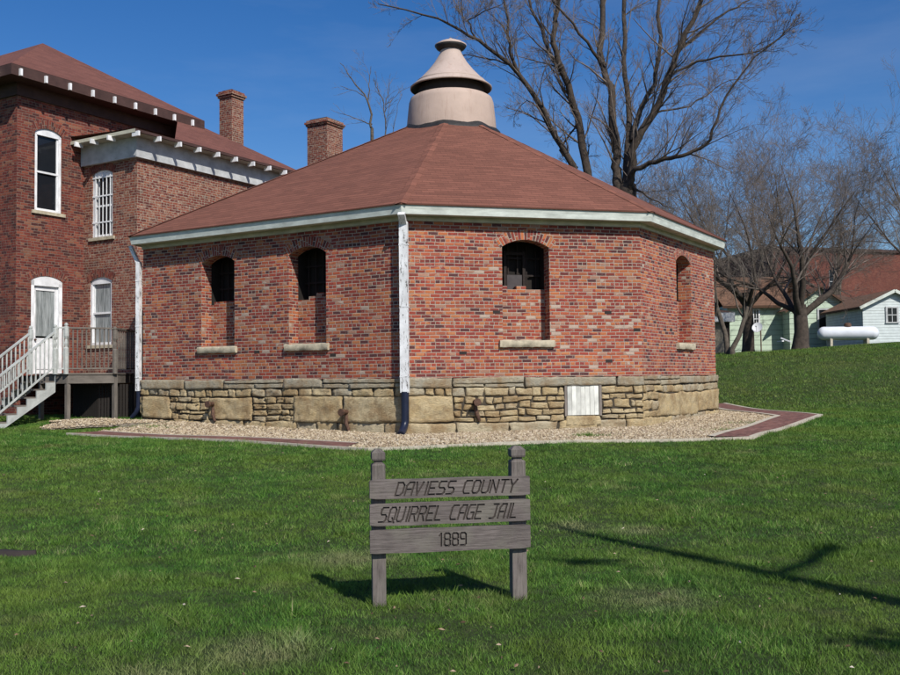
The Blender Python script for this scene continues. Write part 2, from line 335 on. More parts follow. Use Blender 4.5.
# ------------------------------------------------------------------ jail geometry
TH0 = -31.0; SIDE = 5.9; HE = 5.35
E1 = Vector((-1.03, 20.85))
def dv(a): return Vector((math.cos(R(a)), math.sin(R(a))))
reg = [E1-dv(TH0)*SIDE, E1.copy()]
for k in range(1, 7): reg.append(reg[-1]+dv(TH0+45*k)*SIDE)
CEN = sum(reg, Vector((0, 0)))/8
EAVE = list(reg); EAVE[0] = E1-dv(TH0)*8.55; EAVE[3] = EAVE[3]+Vector((.09, -.02))
def offset(poly, d):       # counter-clockwise polygon, d outward
    out = []; n = len(poly)
    for i in range(n):
        a, b, c = poly[i-1], poly[i], poly[(i+1) % n]
        d1 = (b-a).normalized(); d2 = (c-b).normalized(); n1 = Vector((d1.y, -d1.x)); n2 = Vector((d2.y, -d2.x))
        k = (n1+n2)/(1+n1.dot(n2)); out.append(b+k*d)
    return out
OV = .36
WALL = offset(EAVE, -OV); WALL[0] = WALL[1]-dv(TH0)*((WALL[1]-WALL[0]).length+.14); WALL[3] = WALL[3]+Vector((.05, 0)); FND = offset(WALL, .05); REGW = offset(reg, -OV)
ZT = 1.58; ZW = 5.1

def arch(op, s):
    a, b, zb, zs, rise = op[:5]
    if rise <= 0: return zs
    h = (b-a)/2; Rr = (h*h+rise*rise)/(2*rise); x = s-(a+b)/2
    return zs+rise-Rr+math.sqrt(max(0, Rr*Rr-x*x))
def wall(mb, p0, p1, z0, z1, ops, m=0, uo=0, dep=.3, zo=0):
    d = (p1-p0); L = d.length; d.normalize(); n = Vector((d.y, -d.x))
    P = lambda s, z, k=0: Vector((p0.x+d.x*s-n.x*k, p0.y+d.y*s-n.y*k, z))
    br = {0, L}
    for o in ops:
        for i in range(13): br.add(o[0]+(o[1]-o[0])*i/12)
    br = sorted(b for b in br if 0 <= b <= L)
    for a, b in zip(br, br[1:]):
        if b-a < 1e-5: continue
        mid = (a+b)/2; lo = (z0, z0)
        for o in sorted([o for o in ops if o[0] < mid < o[1]], key=lambda o: o[2]):
            mb.face([P(a, lo[0]), P(b, lo[1]), P(b, o[2]), P(a, o[2])], [(a+uo, lo[0]), (b+uo, lo[1]), (b+uo, o[2]), (a+uo, o[2])], m)
            lo = (arch(o, a), arch(o, b))
        mb.face([P(a, lo[0]), P(b, lo[1]), P(b, z1), P(a, z1)], [(a+uo, lo[0]), (b+uo, lo[1]), (b+uo, z1), (a+uo, z1)], m)
    for o in ops:
        a, b, zb, zs = o[:4]; D = o[5] if len(o) > 5 else dep
        mb.face([P(a, zb, D), P(a, zb), P(a, zs), P(a, zs, D)][::-1], [(uo-D, zb), (uo, zb), (uo, zs), (uo-D, zs)][::-1], m)
        mb.face([P(b, zb), P(b, zb, D), P(b, zs, D), P(b, zs)][::-1], [(uo, zb), (uo+D, zb), (uo+D, zs), (uo, zs)][::-1], m)
        mb.face([P(a, zb), P(b, zb), P(b, zb, D), P(a, zb, D)], [(a, 0), (b, 0), (b, D), (a, D)], m)
        for i in range(12):
            s0 = a+(b-a)*i/12; s1 = a+(b-a)*(i+1)/12
            mb.face([P(s0, arch(o, s0)), P(s0, arch(o, s0), D), P(s1, arch(o, s1), D), P(s1, arch(o, s1))], [(0, s0), (D, s0), (D, s1), (0, s1)], m)
    return P
def arch_ring(mb, P, op, h=.22, proud=.006, bw=.075, m=0, over=.0):
    a, b, zb, zs, rise = op[:5]; half = (b-a)/2; Rr = (half*half+rise*rise)/(2*rise); c = ((a+b)/2, zs+rise-Rr)
    A = math.asin(half/Rr)+over; n = max(6, int(2*A*(Rr+h/2)/bw))
    for i in range(n):
        t0 = -A+2*A*i/n; t1 = -A+2*A*(i+1)/n
        q = lambda t, r: (c[0]+r*math.sin(t), c[1]+r*math.cos(t))
        pts = [q(t0, Rr-.004), q(t1, Rr-.004), q(t1, Rr+h), q(t0, Rr+h)]
        k = i+rnd.randint(0, 1)*7
        uv = [(.225*.5*0+k*3.3, i*.0765), (k*3.3, (i+1)*.0765), (k*3.3+.21, (i+1)*.0765), (k*3.3+.21, i*.0765)]
        mb.face([P(s, z, -proud) for s, z in pts], uv, m)
    # edges of the ring
    for r, fl in ((Rr+h, 1), (Rr-.004, 0)):
        for i in range(n):
            t0 = -A+2*A*i/n; t1 = -A+2*A*(i+1)/n
            p = [(c[0]+r*math.sin(t), c[1]+r*math.cos(t)) for t in (t0, t1)]
            mb.face([P(*p[0], -proud), P(*p[1], -proud), P(*p[1], .02), P(*p[0], .02)][::-1 if fl else 1], None, m)

jail = empty('octagonal_jail', (CEN.x, CEN.y, gz(CEN.x, CEN.y)), 'low eight-sided red brick jail on a limestone base with a round cupola on its roof', 'jail building')

# window openings: (side index, x0px, x1px, ytop, ysill, yhole)
def side(i): return WALL[i], WALL[(i+1) % 8]
def s_on(i, px, py):
    p0, p1 = side(i); d = (p1-p0).normalized(); n = (d.y, -d.x); h = hit(px, py, p0, n); return (Vector((h.x, h.y))-p0).dot(d), h.z
wins = []
for (sd, x0, x1, yt, ys, yh) in ((0, 200.5, 235.5, 254, 340, 296), (0, 286.5, 328.5, 247, 337, 291), (1, 499.5, 552.5, 240, 335, 287), (2, 676, 691.5, 254, 338.5, 290)):
    s0, _ = s_on(sd, x0, 300); s1, _ = s_on(sd, x1, 300); xm = (x0+x1)/2
    _, zt = s_on(sd, xm, yt); _, zb = s_on(sd, xm, ys); _, zh = s_on(sd, xm, yh)
    wins.append([sd, s0, s1, zb, zt, zh])
print('WINS', [[round(q, 2) for q in w] for w in wins])
ZB = sum(w[3] for w in wins)/4; ZTOP = sum(w[4] for w in wins)/4
for w in wins:
    c = (w[1]+w[2])/2; hw = .56; w[1] = c-hw; w[2] = c+hw; w[3] = 2.41; w[4] = 4.70; w[5] = 3.58+rnd.uniform(-.04, .04)
mb = MB(); Ps = {}
for i in range(8):
    p0, p1 = side(i); ops = [(w[1], w[2], w[3], w[4]-.17, .17, .345) for w in wins if w[0] == i]
    if i in (4, 6): ops = [(2.4, 3.5, 2.41, 4.53, .17, .345)]
    Ps[i] = wall(mb, p0, p1, ZT, ZW, ops, 0, i*13.37)
# loose putlog holes (missing bricks)
mb.build('brick_wall', M['brick'], jail)
for i, px, py in ((1, 463, 353), (1, 496.5, 312), (1, 608, 312.5), (1, 609, 361), (0, 333, 355), (0, 257, 352), (2, 671, 330), (1, 637, 330)):
    s, z = s_on(i, px, py); P = Ps[i]; w_, h_ = .085, .036
    hm = MB(); hm.face([P(s-w_, z-h_, -.003), P(s+w_, z-h_, -.003), P(s+w_, z+h_, -.003), P(s-w_, z+h_, -.003)]); hm.build('missing_brick', M['groove'], jail)

allw = list(wins)+[[4, 2.4, 3.5, 2.41, 4.70, 3.58], [6, 2.4, 3.5, 2.41, 4.70, 3.58]]
for wi, (sd, s0, s1, zb, zt, zh) in enumerate(allw):
    P = Ps[sd]; op = (s0, s1, zb, zt-.17, .17)
    p0, p1 = side(sd); d2 = (p1-p0).normalized(); D = Vector((d2.x, d2.y, 0)); N = Vector((d2.y, -d2.x, 0)); Z = Vector((0, 0, 1))
    m = MB(); arch_ring(m, P, op, .225, .006, .072, over=.05); wo = m.build('window', M['brick'], jail)
    # brick infill with a ragged top
    m = MB(); IN = .34; s = s0; first = True
    while s < s1-1e-4:
        e = min(s1, s+rnd.choice([.11, .225, .225]));
        if s1-e < .06: e = s1
        t = zh+rnd.choice([0, 0, 0, .0765, -.0765, .0765 if s-s0 < .3 else 0])
        uo = sd*13.37+5.1
        m.face([P(s, zb, IN), P(e, zb, IN), P(e, t, IN), P(s, t, IN)], [(s+uo, zb), (e+uo, zb), (e+uo, t), (s+uo, t)])
        m.face([P(s, t, IN), P(e, t, IN), P(e, t, IN+.22), P(s, t, IN+.22)], [(s+uo, t), (e+uo, t), (e+uo, t+.2), (s+uo, t+.2)])
        for q in (s, e): m.face([P(q, zb, IN), P(q, t, IN), P(q, t, IN+.22), P(q, zb, IN+.22)], [(0, zb), (0, t), (.2, t), (.2, zb)])
        s = e
    m.build('brick_infill', M['brick'], wo)
    m = MB(); rough = [(s0-.09)+(s1-s0+.18)*i/14 for i in range(15)]
    prof = [(.02, -.155), (-.065, -.16), (-.075, -.15), (-.078, -.02), (-.062, .002), (.29, .012)]
    m.grid([[P(s, zb+z+rnd.uniform(-.008, .008), k+rnd.uniform(-.008, .008)) for s in rough] for k, z in prof], None, 0, True)
    for s in (rough[0], rough[-1]):
        f = [P(s, zb+z, k) for k, z in prof[:5]]; m.face(f+[P(s, zb, .02)] if s > s0 else (f+[P(s, zb, .02)])[::-1])
    m.build('stone_sill', M['sill'], wo)
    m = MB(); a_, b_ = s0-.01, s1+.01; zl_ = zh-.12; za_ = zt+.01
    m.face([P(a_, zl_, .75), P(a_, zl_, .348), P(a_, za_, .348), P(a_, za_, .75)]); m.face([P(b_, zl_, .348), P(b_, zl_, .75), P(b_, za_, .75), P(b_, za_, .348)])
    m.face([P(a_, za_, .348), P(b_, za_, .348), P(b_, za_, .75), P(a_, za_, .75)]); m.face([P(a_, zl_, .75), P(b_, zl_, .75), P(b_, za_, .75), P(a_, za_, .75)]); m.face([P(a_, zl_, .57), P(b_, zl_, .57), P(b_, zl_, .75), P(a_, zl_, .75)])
    m.build('shade_lining', M['dark_shade'], wo)  # near-black box puts the shade of the deep opening into its colour
    m = MB(); bz0 = zh-.06
    for k in range(5):
        s = s0+(s1-s0)*(k+.5)/5; m.beam(P(s, bz0, .62), P(s, arch(op, s)-.004, .62), .03, .02, N)
    for z in (zh+.35, zh+.75): m.beam(P(s0+.003, z, .62), P(s1-.003, z, .62), .018, .04, Z)
    m.build('iron_bars', M['iron_dark'], wo)
    m = MB(); m.box(P((s0+s1)/2, (zh+zt)/2-.05, .71), (D, Z, N), ((s1-s0)/2-.003, (zt-zh)/2+.16, .02))
    m.build('shade_panel', M['dark_shade'], wo)  # near-black panel standing in for the unlit interior
    if wi == 2:
        m = MB(); a = s0+.30; b = a+.36
        m.box(P((a+b)/2, zh+.10, .60), (D, Z, N), ((b-a)/2, .26, .012)); m.build('steel_plate', M['grey_plate'], wo)
        m = MB(); m.box(P(a-.05, zh+.42, .59), (D, Z, N), (.035, .5, .02)); m.box(P(b+.05, zh+.42, .59), (D, Z, N), (.035, .5, .02)); m.box(P((a+b)/2, zh+.86, .59), (D, Z, N), (.2, .035, .018)); m.build('shutter_frame', M['iron_dark'], wo)

# limestone foundation: every stone shaped, one mesh
def stone(mb, P, s0, s1, z0, z1, out, tint, g=.012, rough=.02):
    s0 += g*rnd.uniform(.3, 1); s1 -= g*rnd.uniform(.3, 1); z0 += g*rnd.uniform(.2, 1); z1 -= g*rnd.uniform(.2, 1)
    w = s1-s0; h = z1-z0
    if w < .03 or h < .03: return
    nx = max(4, int(w/.07)); nz = max(4, int(h/.055)); j = min(.028, h*.14)
    cz = [rnd.uniform(-j, j)*.8 for _ in range(4)]; cs = [rnd.uniform(-j, j) for _ in range(4)]
    sd = rnd.random()*100; rows = []; e = min(rnd.uniform(.007, .018), h*.18, w*.18)
    WP = lambda z_, s_: z_+(noise.noise(Vector((s_*.55, z_*.4, 31)))*.06+noise.noise(Vector((s_*2.2, z_*1.5, 37)))*.022)*(1 if z_ < 1.36 else .35)*min(1, max(0, (ZT-z_)/.2))
    us = [0, e/w*.25]+[e/w+(1-2*e/w)*i/nx for i in range(nx+1)]+[1-e/w*.25, 1]
    vs = [0, e/h*.25]+[e/h+(1-2*e/h)*i/nz for i in range(nz+1)]+[1-e/h*.25, 1]
    for v in vs:
        r = []
        for u in us:
            ds = (cs[0]*(1-u)*(1-v)+cs[1]*u*(1-v)+cs[2]*(1-u)*v+cs[3]*u*v); dz = (cz[0]*(1-u)*(1-v)+cz[1]*u*(1-v)+cz[2]*(1-u)*v+cz[3]*u*v)
            du = min(u, 1-u)*w; dvv = min(v, 1-v)*h; q = min(du, dvv)
            k = -.05*(1-min(1, q/e))**1.6 if e > 0 else 0
            nn = noise.noise(Vector((s0+u*w, z0+v*h, sd))*4.5)*rough*1.4+noise.noise(Vector((s0+u*w, (z0+v*h)*2, sd))*14)*rough*1.3
            wv = noise.noise(Vector((s0+u*w, z0+v*h, sd+9))*7)*.012
            r.append(P(s0+u*w+ds*1.3+wv*1.6, WP(z0+v*h, s0+u*w)+dz*1.2+wv, -(out+k+nn)))
        rows.append(r)
    mb.grid(rows, None, 0, True, tint)
def T(lo, hi): return rnd.uniform(lo, hi)
fm = MB(); bk = MB()
hatch_s0, _ = s_on(1, 564, 400); hatch_s1, _ = s_on(1, 601, 400); hz0 = 1.6-38*21.9/970*1.0-.06; hz1 = 1.40
FP = {}
for i in range(8):
    p0, p1 = FND[i], FND[(i+1) % 8]; d = (p1-p0); L = d.length; d.normalize(); n = Vector((d.y, -d.x))
    P = (lambda p0, d, n: (lambda s, z, k=0: Vector((p0.x+d.x*s-n.x*k, p0.y+d.y*s-n.y*k, z))))(p0, d, n); FP[i] = P
    bk.face([P(0, -.3, .045), P(L, -.3, .045), P(L, ZT-.01, .045), P(0, ZT-.01, .045)])
    off = (p0-WALL[i]).dot(d); h0 = hatch_s0-off; h1 = hatch_s1-off
    fine = i in (0, 1, 2, 7)
    def course(z0, z1, w0, w1, tl, th, out=.0, rough=.014, s=0.0, e=L, g=.012):
        while s < e-.01:
            w = T(w0, w1); q = s+w
            if e-q < w0*.6: q = e
            if i == 1 and z0 < hz1-.02 and z1 > hz0+.02 and s < h1 and q > h0:
                if s < h0-.12: q = h0
                else: s = h1; continue
            stone(fm, P, s, q, z0, z1, out+T(-.008, .012), T(tl, th), g, rough); s = q
    s_ = 0.0
    while s_ < L-.01:
        w_ = T(.7, 2.4); q_ = s_+w_
        if L-q_ < .5: q_ = L
        if rnd.random() < .45: stone(fm, P, s_, q_, 1.37, ZT+.008, .016+T(-.006, .008), T(.80, 1), .008, .010)
        else:
            zm = 1.475+T(-.03, .03); stone(fm, P, s_, q_, zm, ZT+.008, .018, T(.80, 1), .006, .007); course(1.37, zm+.004, .4, 1.4, .7, .95, .002, .012, s_, q_, .009)
        s_ = q_
    course(1.19, 1.375, .15, .62, .25, .85, -.008, .024)
    s = 0.0; big = (i != 2)
    while s < L-.05:
        w = T(1.0, 1.9) if big else T(.9, 1.5); q = min(L, s+w)
        if L-q < .5: q = L
        if i == 1 and s < h1 and q > h0:
            if s < h0-.25: q = h0
            else:
                stone(fm, P, h0, h1, .45, hz0-.0, .0, .5, .012, .015); s = h1; continue
        if big: stone(fm, P, s, q, .60+T(-.03, .03), 1.19, .015, T(.2, .6), .012, .022); 
        else:
            zz = [.60, .74+T(-.03, .03), .88+T(-.03, .03), 1.04+T(-.03, .03), 1.19] if rnd.random() < .6 else [.60, .79+T(-.03, .03), .99+T(-.03, .03), 1.19]
            for a_, b_ in zip(zz, zz[1:]): course(a_, b_, .14, .52, .1, .72, -.010, .028, s, q, .020)
        s = q; big = (not big) if rnd.random() < .7 else big
    course(.30, .61, .5, 1.5, .35, .8, -.005, .02)
    course(.0, .31, .5, 1.5, .3, .7, .0, .02)
# flat top ledge of the foundation
for i in range(8):
    a, b = FND[i], FND[(i+1) % 8]; c, d_ = WALL[i], WALL[(i+1) % 8]
    bk.face([(a.x, a.y, ZT-.004), (b.x, b.y, ZT-.004), (d_.x, d_.y, ZT-.004), (c.x, c.y, ZT-.004)])
fo = fm.build('limestone_foundation', M['stone'], jail); bk.build('mortar_bed', M['mortar_dark'], fo)

# white basement hatch
p0, p1 = side(1); D = Vector(((p1-p0).normalized().x, (p1-p0).normalized().y, 0)); N = Vector((D.y, -D.x, 0)); Z = Vector((0, 0, 1)); P = Ps[1]
m = MB(); nb = 7; a = hatch_s0+.07; b = hatch_s1-.07
for k in range(nb):
    sa = a+(b-a)*k/nb; sb = a+(b-a)*(k+1)/nb
    m.box(P((sa+sb)/2, (hz0+hz1)/2, -.02+rnd.uniform(-.004, .004)), (Z, D, N), ((hz1-hz0)/2-.02, (sb-sa)/2-.003, .012), tint=rnd.random())
ho = m.build('hatch', M['wood_white'], jail, label='small whitewashed board hatch set in the stone base')
m = MB()
m.box(P(hatch_s0+.03, (hz0+hz1)/2, -.03), (Z, D, N), ((hz1-hz0)/2, .028, .02)); m.box(P(hatch_s1-.03, (hz0+hz1)/2, -.03), (Z, D, N), ((hz1-hz0)/2, .028, .02))
m.box(P((hatch_s0+hatch_s1)/2, hz1-.012, -.03), (D, Z, N), ((hatch_s1-hatch_s0)/2-.06, .012, .02)); m.build('hatch_frame', M['wood'], ho)

# pipe stubs
for i, px, py in ((0, 215, 404), (0, 348, 412), (1, 474.5, 402)):
    s, z = s_on(i, px, py); p = Ps[i]; m = MB()
    base = p(s, z, 0); dn = (p(s, z, -1)-base)
    m.tube([p(s, z, .05), p(s, z, -.22), p(s, z, -.23)], [.058, .058, .085], 14, 0, False)
    m.tube([p(s, z, -.23), p(s, z, -.27)], [.085, .085], 14, 0, False)
    m.tube([p(s, z, -.27), p(s, z, -.272)], [.085, .05], 14, 0, False); m.tube([p(s, z, -.272), p(s, z, -.1)], [.05, .048], 14, 0, True)
    m.tube([p(s, z-.06, -.05), p(s+.02, z-.25, -.10), p(s+.09, z-.42, -.09)], [.04, .05, .035], 8, 0, True)
    m.build('iron_pipe_stub', M['iron'], jail)

# roof
AZ = 9.53; apex = Vector((CEN.x, CEN.y, AZ)); m = MB()
ED = offset(EAVE, .03)
for i in range(8):
    a, b = ED[i], ED[(i+1) % 8]; d = (b-a); L = d.length; d.normalize(); n = Vector((d.y, -d.x))
    foot = (CEN-a).dot(d); dist = abs((CEN-a).dot(n)); sl = math.hypot(dist, AZ-HE)
    NS = 14; rows = []; uvs = []
    for r in range(NS+1):
        t = r/NS*.86; row = []; ur = []
        for c in range(9):
            base = a+d*L*c/8; p = Vector((base.x, base.y, HE+.02)).lerp(apex, t)
            sag = noise.noise(Vector((p.x*.5, p.y*.5, 3)))*.035*(1 if 0 < r < NS and 0 < c < 8 else 0)
            row.append(p+Vector((0, 0, sag))); s = L*c/8*(1-t)+foot*t; ur.append((s+i*20, t*sl))
        rows.append(row); uvs.append(ur)
    m.grid(rows, uvs, 0, False)
    m.face([(a.x, a.y, HE-.01), (b.x, b.y, HE-.01), (b.x, b.y, HE+.02), (a.x, a.y, HE+.02)], [(0, 0), (L, 0), (L, .03), (0, .03)])
ro = m.build('roof', M['shingle'], jail)
for i in range(8):     # hip caps
    m = MB(); p = Vector((ED[i].x, ED[i].y, HE+.03)); q = p.lerp(apex, .845); d1 = (q-p).normalized()
    side1 = d1.cross(Vector((0, 0, 1))).normalized(); K = 30
    for k in range(K):
        a_ = p.lerp(q, k/K); b_ = p.lerp(q, (k+1)/K); up = Vector((0, 0, .004+.004*(k % 2)))
        for sg in (1, -1):
            w_ = side1*.13*sg-Vector((0, 0, .034)); f = [a_+up, b_+up, b_+up+w_, a_+up+w_]
            m.face(f if sg > 0 else f[::-1], [(k*3.1+.02, .02), (k*3.1+.2, .02), (k*3.1+.2, .12), (k*3.1+.02, .12)])
    m.build('hip_cap', M['shingle'], ro)
# gutter, soffit, frieze (one ring each)
def ring(mb, polys, closed=True, uvs=True):
    n = 8
    for k in range(len(polys)-1):
        (A, za), (B, zb) = polys[k], polys[k+1]
        for i in range(n):
            j = (i+1) % n; L = (A[j]-A[i]).length
            mb.face([(A[i].x, A[i].y, za), (A[j].x, A[j].y, za), (B[j].x, B[j].y, zb), (B[i].x, B[i].y, zb)], [(i*9, k*.37), (i*9+L, k*.37), (i*9+L, k*.37+.2), (i*9, k*.37+.2)])
m = MB(); e = EAVE
ring(m, [(offset(e, -.10), HE-.205), (offset(e, -.035), HE-.20), (offset(e, -.018), HE-.10), (offset(e, .0), HE-.03), (offset(e, .004), HE-.012), (offset(e, .0), HE-.006), (offset(e, -.02), HE-.006)])
m.build('gutter', M['gutter_paint'], jail)
m = MB(); ring(m, [(offset(WALL, .03), HE-.30), (offset(WALL, .035), HE-.19), (offset(e, -.10), HE-.19), (offset(e, -.10), HE-.21)]); ring(m, [(WALL, HE-.302), (offset(WALL, .032), HE-.302)])
m.build('soffit_and_frieze', M['cream_trim'], jail)

# cupola
cz = EYE.z; CC = (CEN.x, CEN.y, 0); cup = MB()
zc = lambda py, k=0: at(452, py, CEN.y+k).z
zs_rim = zc(77, -1.2); zs_drum = zc(87, -1.15); z_cap = zc(46.5); z_top = zc(38.5); z_nk = zc(54)
m = MB(); m.lathe(CC, [(1.335, 8.3), (1.335, 8.85), (1.31, 9.15), (1.255, zs_drum-.18), (1.21, zs_drum-.05), (1.13, zs_drum), (.9, zs_drum+.02)], 56)
cu = m.build('cupola', M['cupola'], jail)
m = MB(); m.lathe(CC, [(.62, zs_rim+.30), (1.13, zs_rim+.02), (1.19, zs_rim-.01), (1.215, zs_rim), (1.215, zs_rim+.03), (1.13, zs_rim+.10), (1.03, zs_rim+.175), (1.038, zs_rim+.185), (1.03, zs_rim+.20), (.93, zs_rim+.275), (.70, zs_rim+.52), (.50, zs_rim+.77), (.36, z_nk-.06), (.32, z_nk+.02), (.30, z_nk+.12)], 56)
m.build('vent_cone', M['cupola_cone'], cu)
m = MB(); m.lathe(CC, [(.47, z_cap+.0), (.475, z_cap+.03), (.36, z_cap+.10), (.22, z_cap+.16), (.10, z_cap+.20), (.075, z_top-.03), (.04, z_top), (.0, z_top+.005)], 40)
vcap = m.build('vent_cap', M['cupola_cone'], cu)
m = MB(); m.lathe(CC, [(.24, z_nk+.05), (.30, z_nk+.08), (.42, z_cap-.07), (.468, z_cap), (.44, z_cap+.02), (.2, z_cap+.05)], 40); m.build('cap_underside', M['tar'], cu)
m = MB(); m.lathe(CC, [(.97, zs_drum-.05), (.97, zs_rim+.05)], 40); m.build('vent_throat', M['groove'], cu)
m = MB(); m.lathe(CC, [(.5, zs_rim+.33), (1.10, zs_rim+.018), (1.185, zs_rim-.016)], 40); m.build('cone_lining', M['tar'], cu)
m = MB(); n = 72; rows = []
for (dr, dz) in ((.13, -.02), (.10, .04), (.03, .07), (-.01, .09)):
    row = []
    for k in range(n):
        a = 2*math.pi*k/n; r = 1.335+dr+noise.noise(Vector((math.cos(a)*2.5, math.sin(a)*2.5, dr*2)))*.06
        x = CEN.x+r*math.cos(a); y = CEN.y+r*math.sin(a)
        # height of the roof pyramid below this point
        best = 0
        for i in range(8):
            A, B = EAVE[i], EAVE[(i+1) % 8]; d = (B-A).normalized(); nn = Vector((d.y, -d.x)); D0 = (A-CEN).dot(nn); q = (Vector((x, y))-CEN).dot(nn)/D0
            best = max(best, q)
        z = AZ-(AZ-HE)*best+dz+noise.noise(Vector((math.cos(a)*5, math.sin(a)*5, 7)))*.03*(dz > 0)
        row.append(Vector((x, y, z)))
    rows.append(row)
m.grid(rows[::-1], None, 0, True, closed=True); m.grid(rows, None, 0, True, closed=True) if False else None
m.build('tar_flashing', M['tar'], cu)

# downspouts
def downspout(corner, out, zt, zboot, zb, w, name='downspout', elbow=True, kick=(-.05, -.12)):
    c = Vector((corner.x, corner.y, 0)); o = Vector((out.x, out.y, 0)).normalized(); sd = Vector((-o.y, o.x, 0))
    p = c+o*.13; m = MB()
    m.box(p+Vector((0, 0, (zt+zboot)/2)), (Z, sd, o), ((zt-zboot)/2, w/2, .055))
    d = m.build(name, M['downspout_paint'], jail)
    m = MB()
    m.beam(p+Vector((0, 0, zt-.06)), c+o*(OV+.02)*1.0+Vector((0, 0, HE-.20)), w*.8, .08, o); m.build('offset_elbow', M['downspout_paint'], d)
    for z_ in (zt-.5, (zt+zboot)/2, zboot+.35): m = MB(); m.box(p+Vector((0, 0, z_)), (sd, o, Z), (w/2+.008, .058, .016)); m.build('strap', M['downspout_paint'], d)
    m = MB(); m.tube([p+Vector((0, 0, zboot+.02)), p+Vector((0, 0, zb+.28)), p+o*.04+Vector((-.02, 0, zb+.14)), p+o*.2+Vector((kick[0], kick[1], zb))], [w*.46]*3+[w*.44], 12)
    m.build('drain_boot', M['boot'], d)
b1 = (WALL[1]-CEN).normalized()
downspout(WALL[1]-Vector((.0, 0)), b1, 5.0, 1.27, gz(-1, 20.7)+.03, .19)
w0 = WALL[0]; d0 = (WALL[0]-CEN).normalized()
downspout(WALL[0]+dv(TH0)*.0, (WALL[0]-WALL[1]).normalized()+Vector((-.2, -.25)), 4.72, 1.32, .62, .13, kick=(.0, .0))

# ------------------------------------------------------------------ paths, gravel
def gpt(px, py):
    d = ray(px, py); z = .3
    for _ in range(12): p = EYE+d*((z-EYE.z)/d.z); z = .5*z+.5*gz(p.x, p.y)
    return Vector((p.x, p.y))
PIN = offset(WALL, 2.50); POUT = offset(WALL, 3.32)
POUT[2] = gpt(754, 439.5); PIN[2] = gpt(708, 438.5); POUT[3] = gpt(823, 416.5); PIN[3] = gpt(775, 417.5); POUT[4] = Vector((9.0, 31.8)); PIN[4] = Vector((8.1, 31.6))
print('PATH', PIN[1:5], POUT[1:5])
def strip(mb, a0, a1, b0, b1, z, n=24, m=0, uo=0, h=0):
    """sheet between edge a and edge b following the ground"""
    rows = []; uv = []
    for A0, A1, k in ((a0, a1, 0), (b0, b1, 1)):
        L = (A1-A0).length; rows.append([]); uv.append([])
        for i in range(n+1):
            p = A0.lerp(A1, i/n); rows[-1].append(Vector((p.x, p.y, gz(p.x, p.y)+z))); uv[-1].append((uo+L*i/n, k*(b0-a0).length*.92))
    mb.grid(rows[::-1], uv[::-1], m, False)
    if h:
        for r, s in ((rows[0], 1), (rows[1], -1)):
            dn = [p-Vector((0, 0, h)) for p in r]; mb.grid([r, dn] if s > 0 else [dn, r], None, m, False)
def lerp_side(poly, i, t): return poly[i].lerp(poly[(i+1) % 8], t)
segs = [(0, .0, 1), (1, 0, 1), (2, 0, 1), (3, 0, 1)]
dA = dv(TH0)
hitL = hit(66, 436, POUT[1], (dA.y, -dA.x)); tA = (Vector((hitL.x, hitL.y))-POUT[0]).dot(dA)/(POUT[1]-POUT[0]).length
mp = MB(); mc = MB()
for i, t0, t1 in segs:
    if i == 0: t0, t1 = tA, .955
    inn = offset(PIN, .13); out = offset(POUT, -.12)
    if i < 2: inn = offset(PIN, .07); out = offset(POUT, -.06)
    if i != 1: strip(mp, lerp_side(out, i, t0), lerp_side(out, i, t1), lerp_side(inn, i, t0), lerp_side(inn, i, t1), .052, 40, 0, i*10)
    strip(mc, lerp_side(POUT, i, t0), lerp_side(POUT, i, 1), lerp_side(out, i, t0), lerp_side(out, i, 1), .06, 40, 0, 0, .2)
    if i != 1: strip(mc, lerp_side(inn, i, t0), lerp_side(inn, i, t1), lerp_side(PIN, i, t0), lerp_side(PIN, i, t1), .06, 40, 0, 0, .2)
mp.build('brick_path', M['brick_path'], None, label='narrow red brick path around the jail', kind='structure')
mc.build('concrete_kerb', M['concrete'], None, label='pale kerb edging the brick path', kind='structure')

dA0 = (POUT[1]-POUT[0]).normalized(); LA0 = (POUT[1]-POUT[0]).length
def right_of_start(x, y): return ((x-POUT[0].x)*dA0.x+(y-POUT[0].y)*dA0.y) > tA*LA0+.05
# gravel bed between jail and path: sheet plus pebbles
def inpoly(poly, X, Y):
    ins = np.ones_like(X, dtype=bool)
    n = len(poly)
    for i in range(n):
        a = poly[i]; b = poly[(i+1) % n]; ins &= ((b.x-a.x)*(Y-a.y)-(b.y-a.y)*(X-a.x)) > 0
    return ins
gh = lambda x, y: ground(x, y)+.02+.10*np.exp(-((x+9.1)**2/1.4+(y-24.3)**2/.9))
EXTL = [Vector((-10.0, 25.6)), Vector((-9.9, 24.2)), Vector((-8.4, 23.1)), Vector((-7.2, 23.6)), Vector((-8.3, 25.8))]  # gravel heap left of the jail
rows = []
gs = MB(); RI = offset(WALL, .0)
for i in range(0, 4):
    a0, a1 = RI[i], RI[i+1]; b0, b1_ = PIN[i], PIN[i+1]; rr = []
    if i == 0: b0 = lerp_side(PIN, 0, tA)
    if i == 1: q5 = offset(POUT, -.05); b0, b1_ = q5[1], q5[2]
    for k in range(9):
        A = a0.lerp(b0, k/8); B = a1.lerp(b1_, k/8); rr.append([])
        for j in range(41):
            p = A.lerp(B, j/40); rr[-1].append(Vector((p.x, p.y, float(gh(p.x, p.y))-.004)))
    gs.grid(rr[::-1], None, 0, True)
cx_, cy_ = -8.9, 24.4
n = 26; cpts = []
def heap_r(a): return 1.0+.25*math.sin(a*3+1)+.15*math.sin(a*5)
rr = []
for k in range(7):
    rr.append([])
    for j in range(n):
        a = 2*math.pi*j/n; r = heap_r(a)*k/6; x = cx_+r*1.25*math.cos(a); y = cy_+r*math.sin(a); rr[-1].append(Vector((x, y, float(gh(x, y))-.002-(.025 if k == 6 else 0))))
gs.grid(rr, None, 0, True, closed=True)
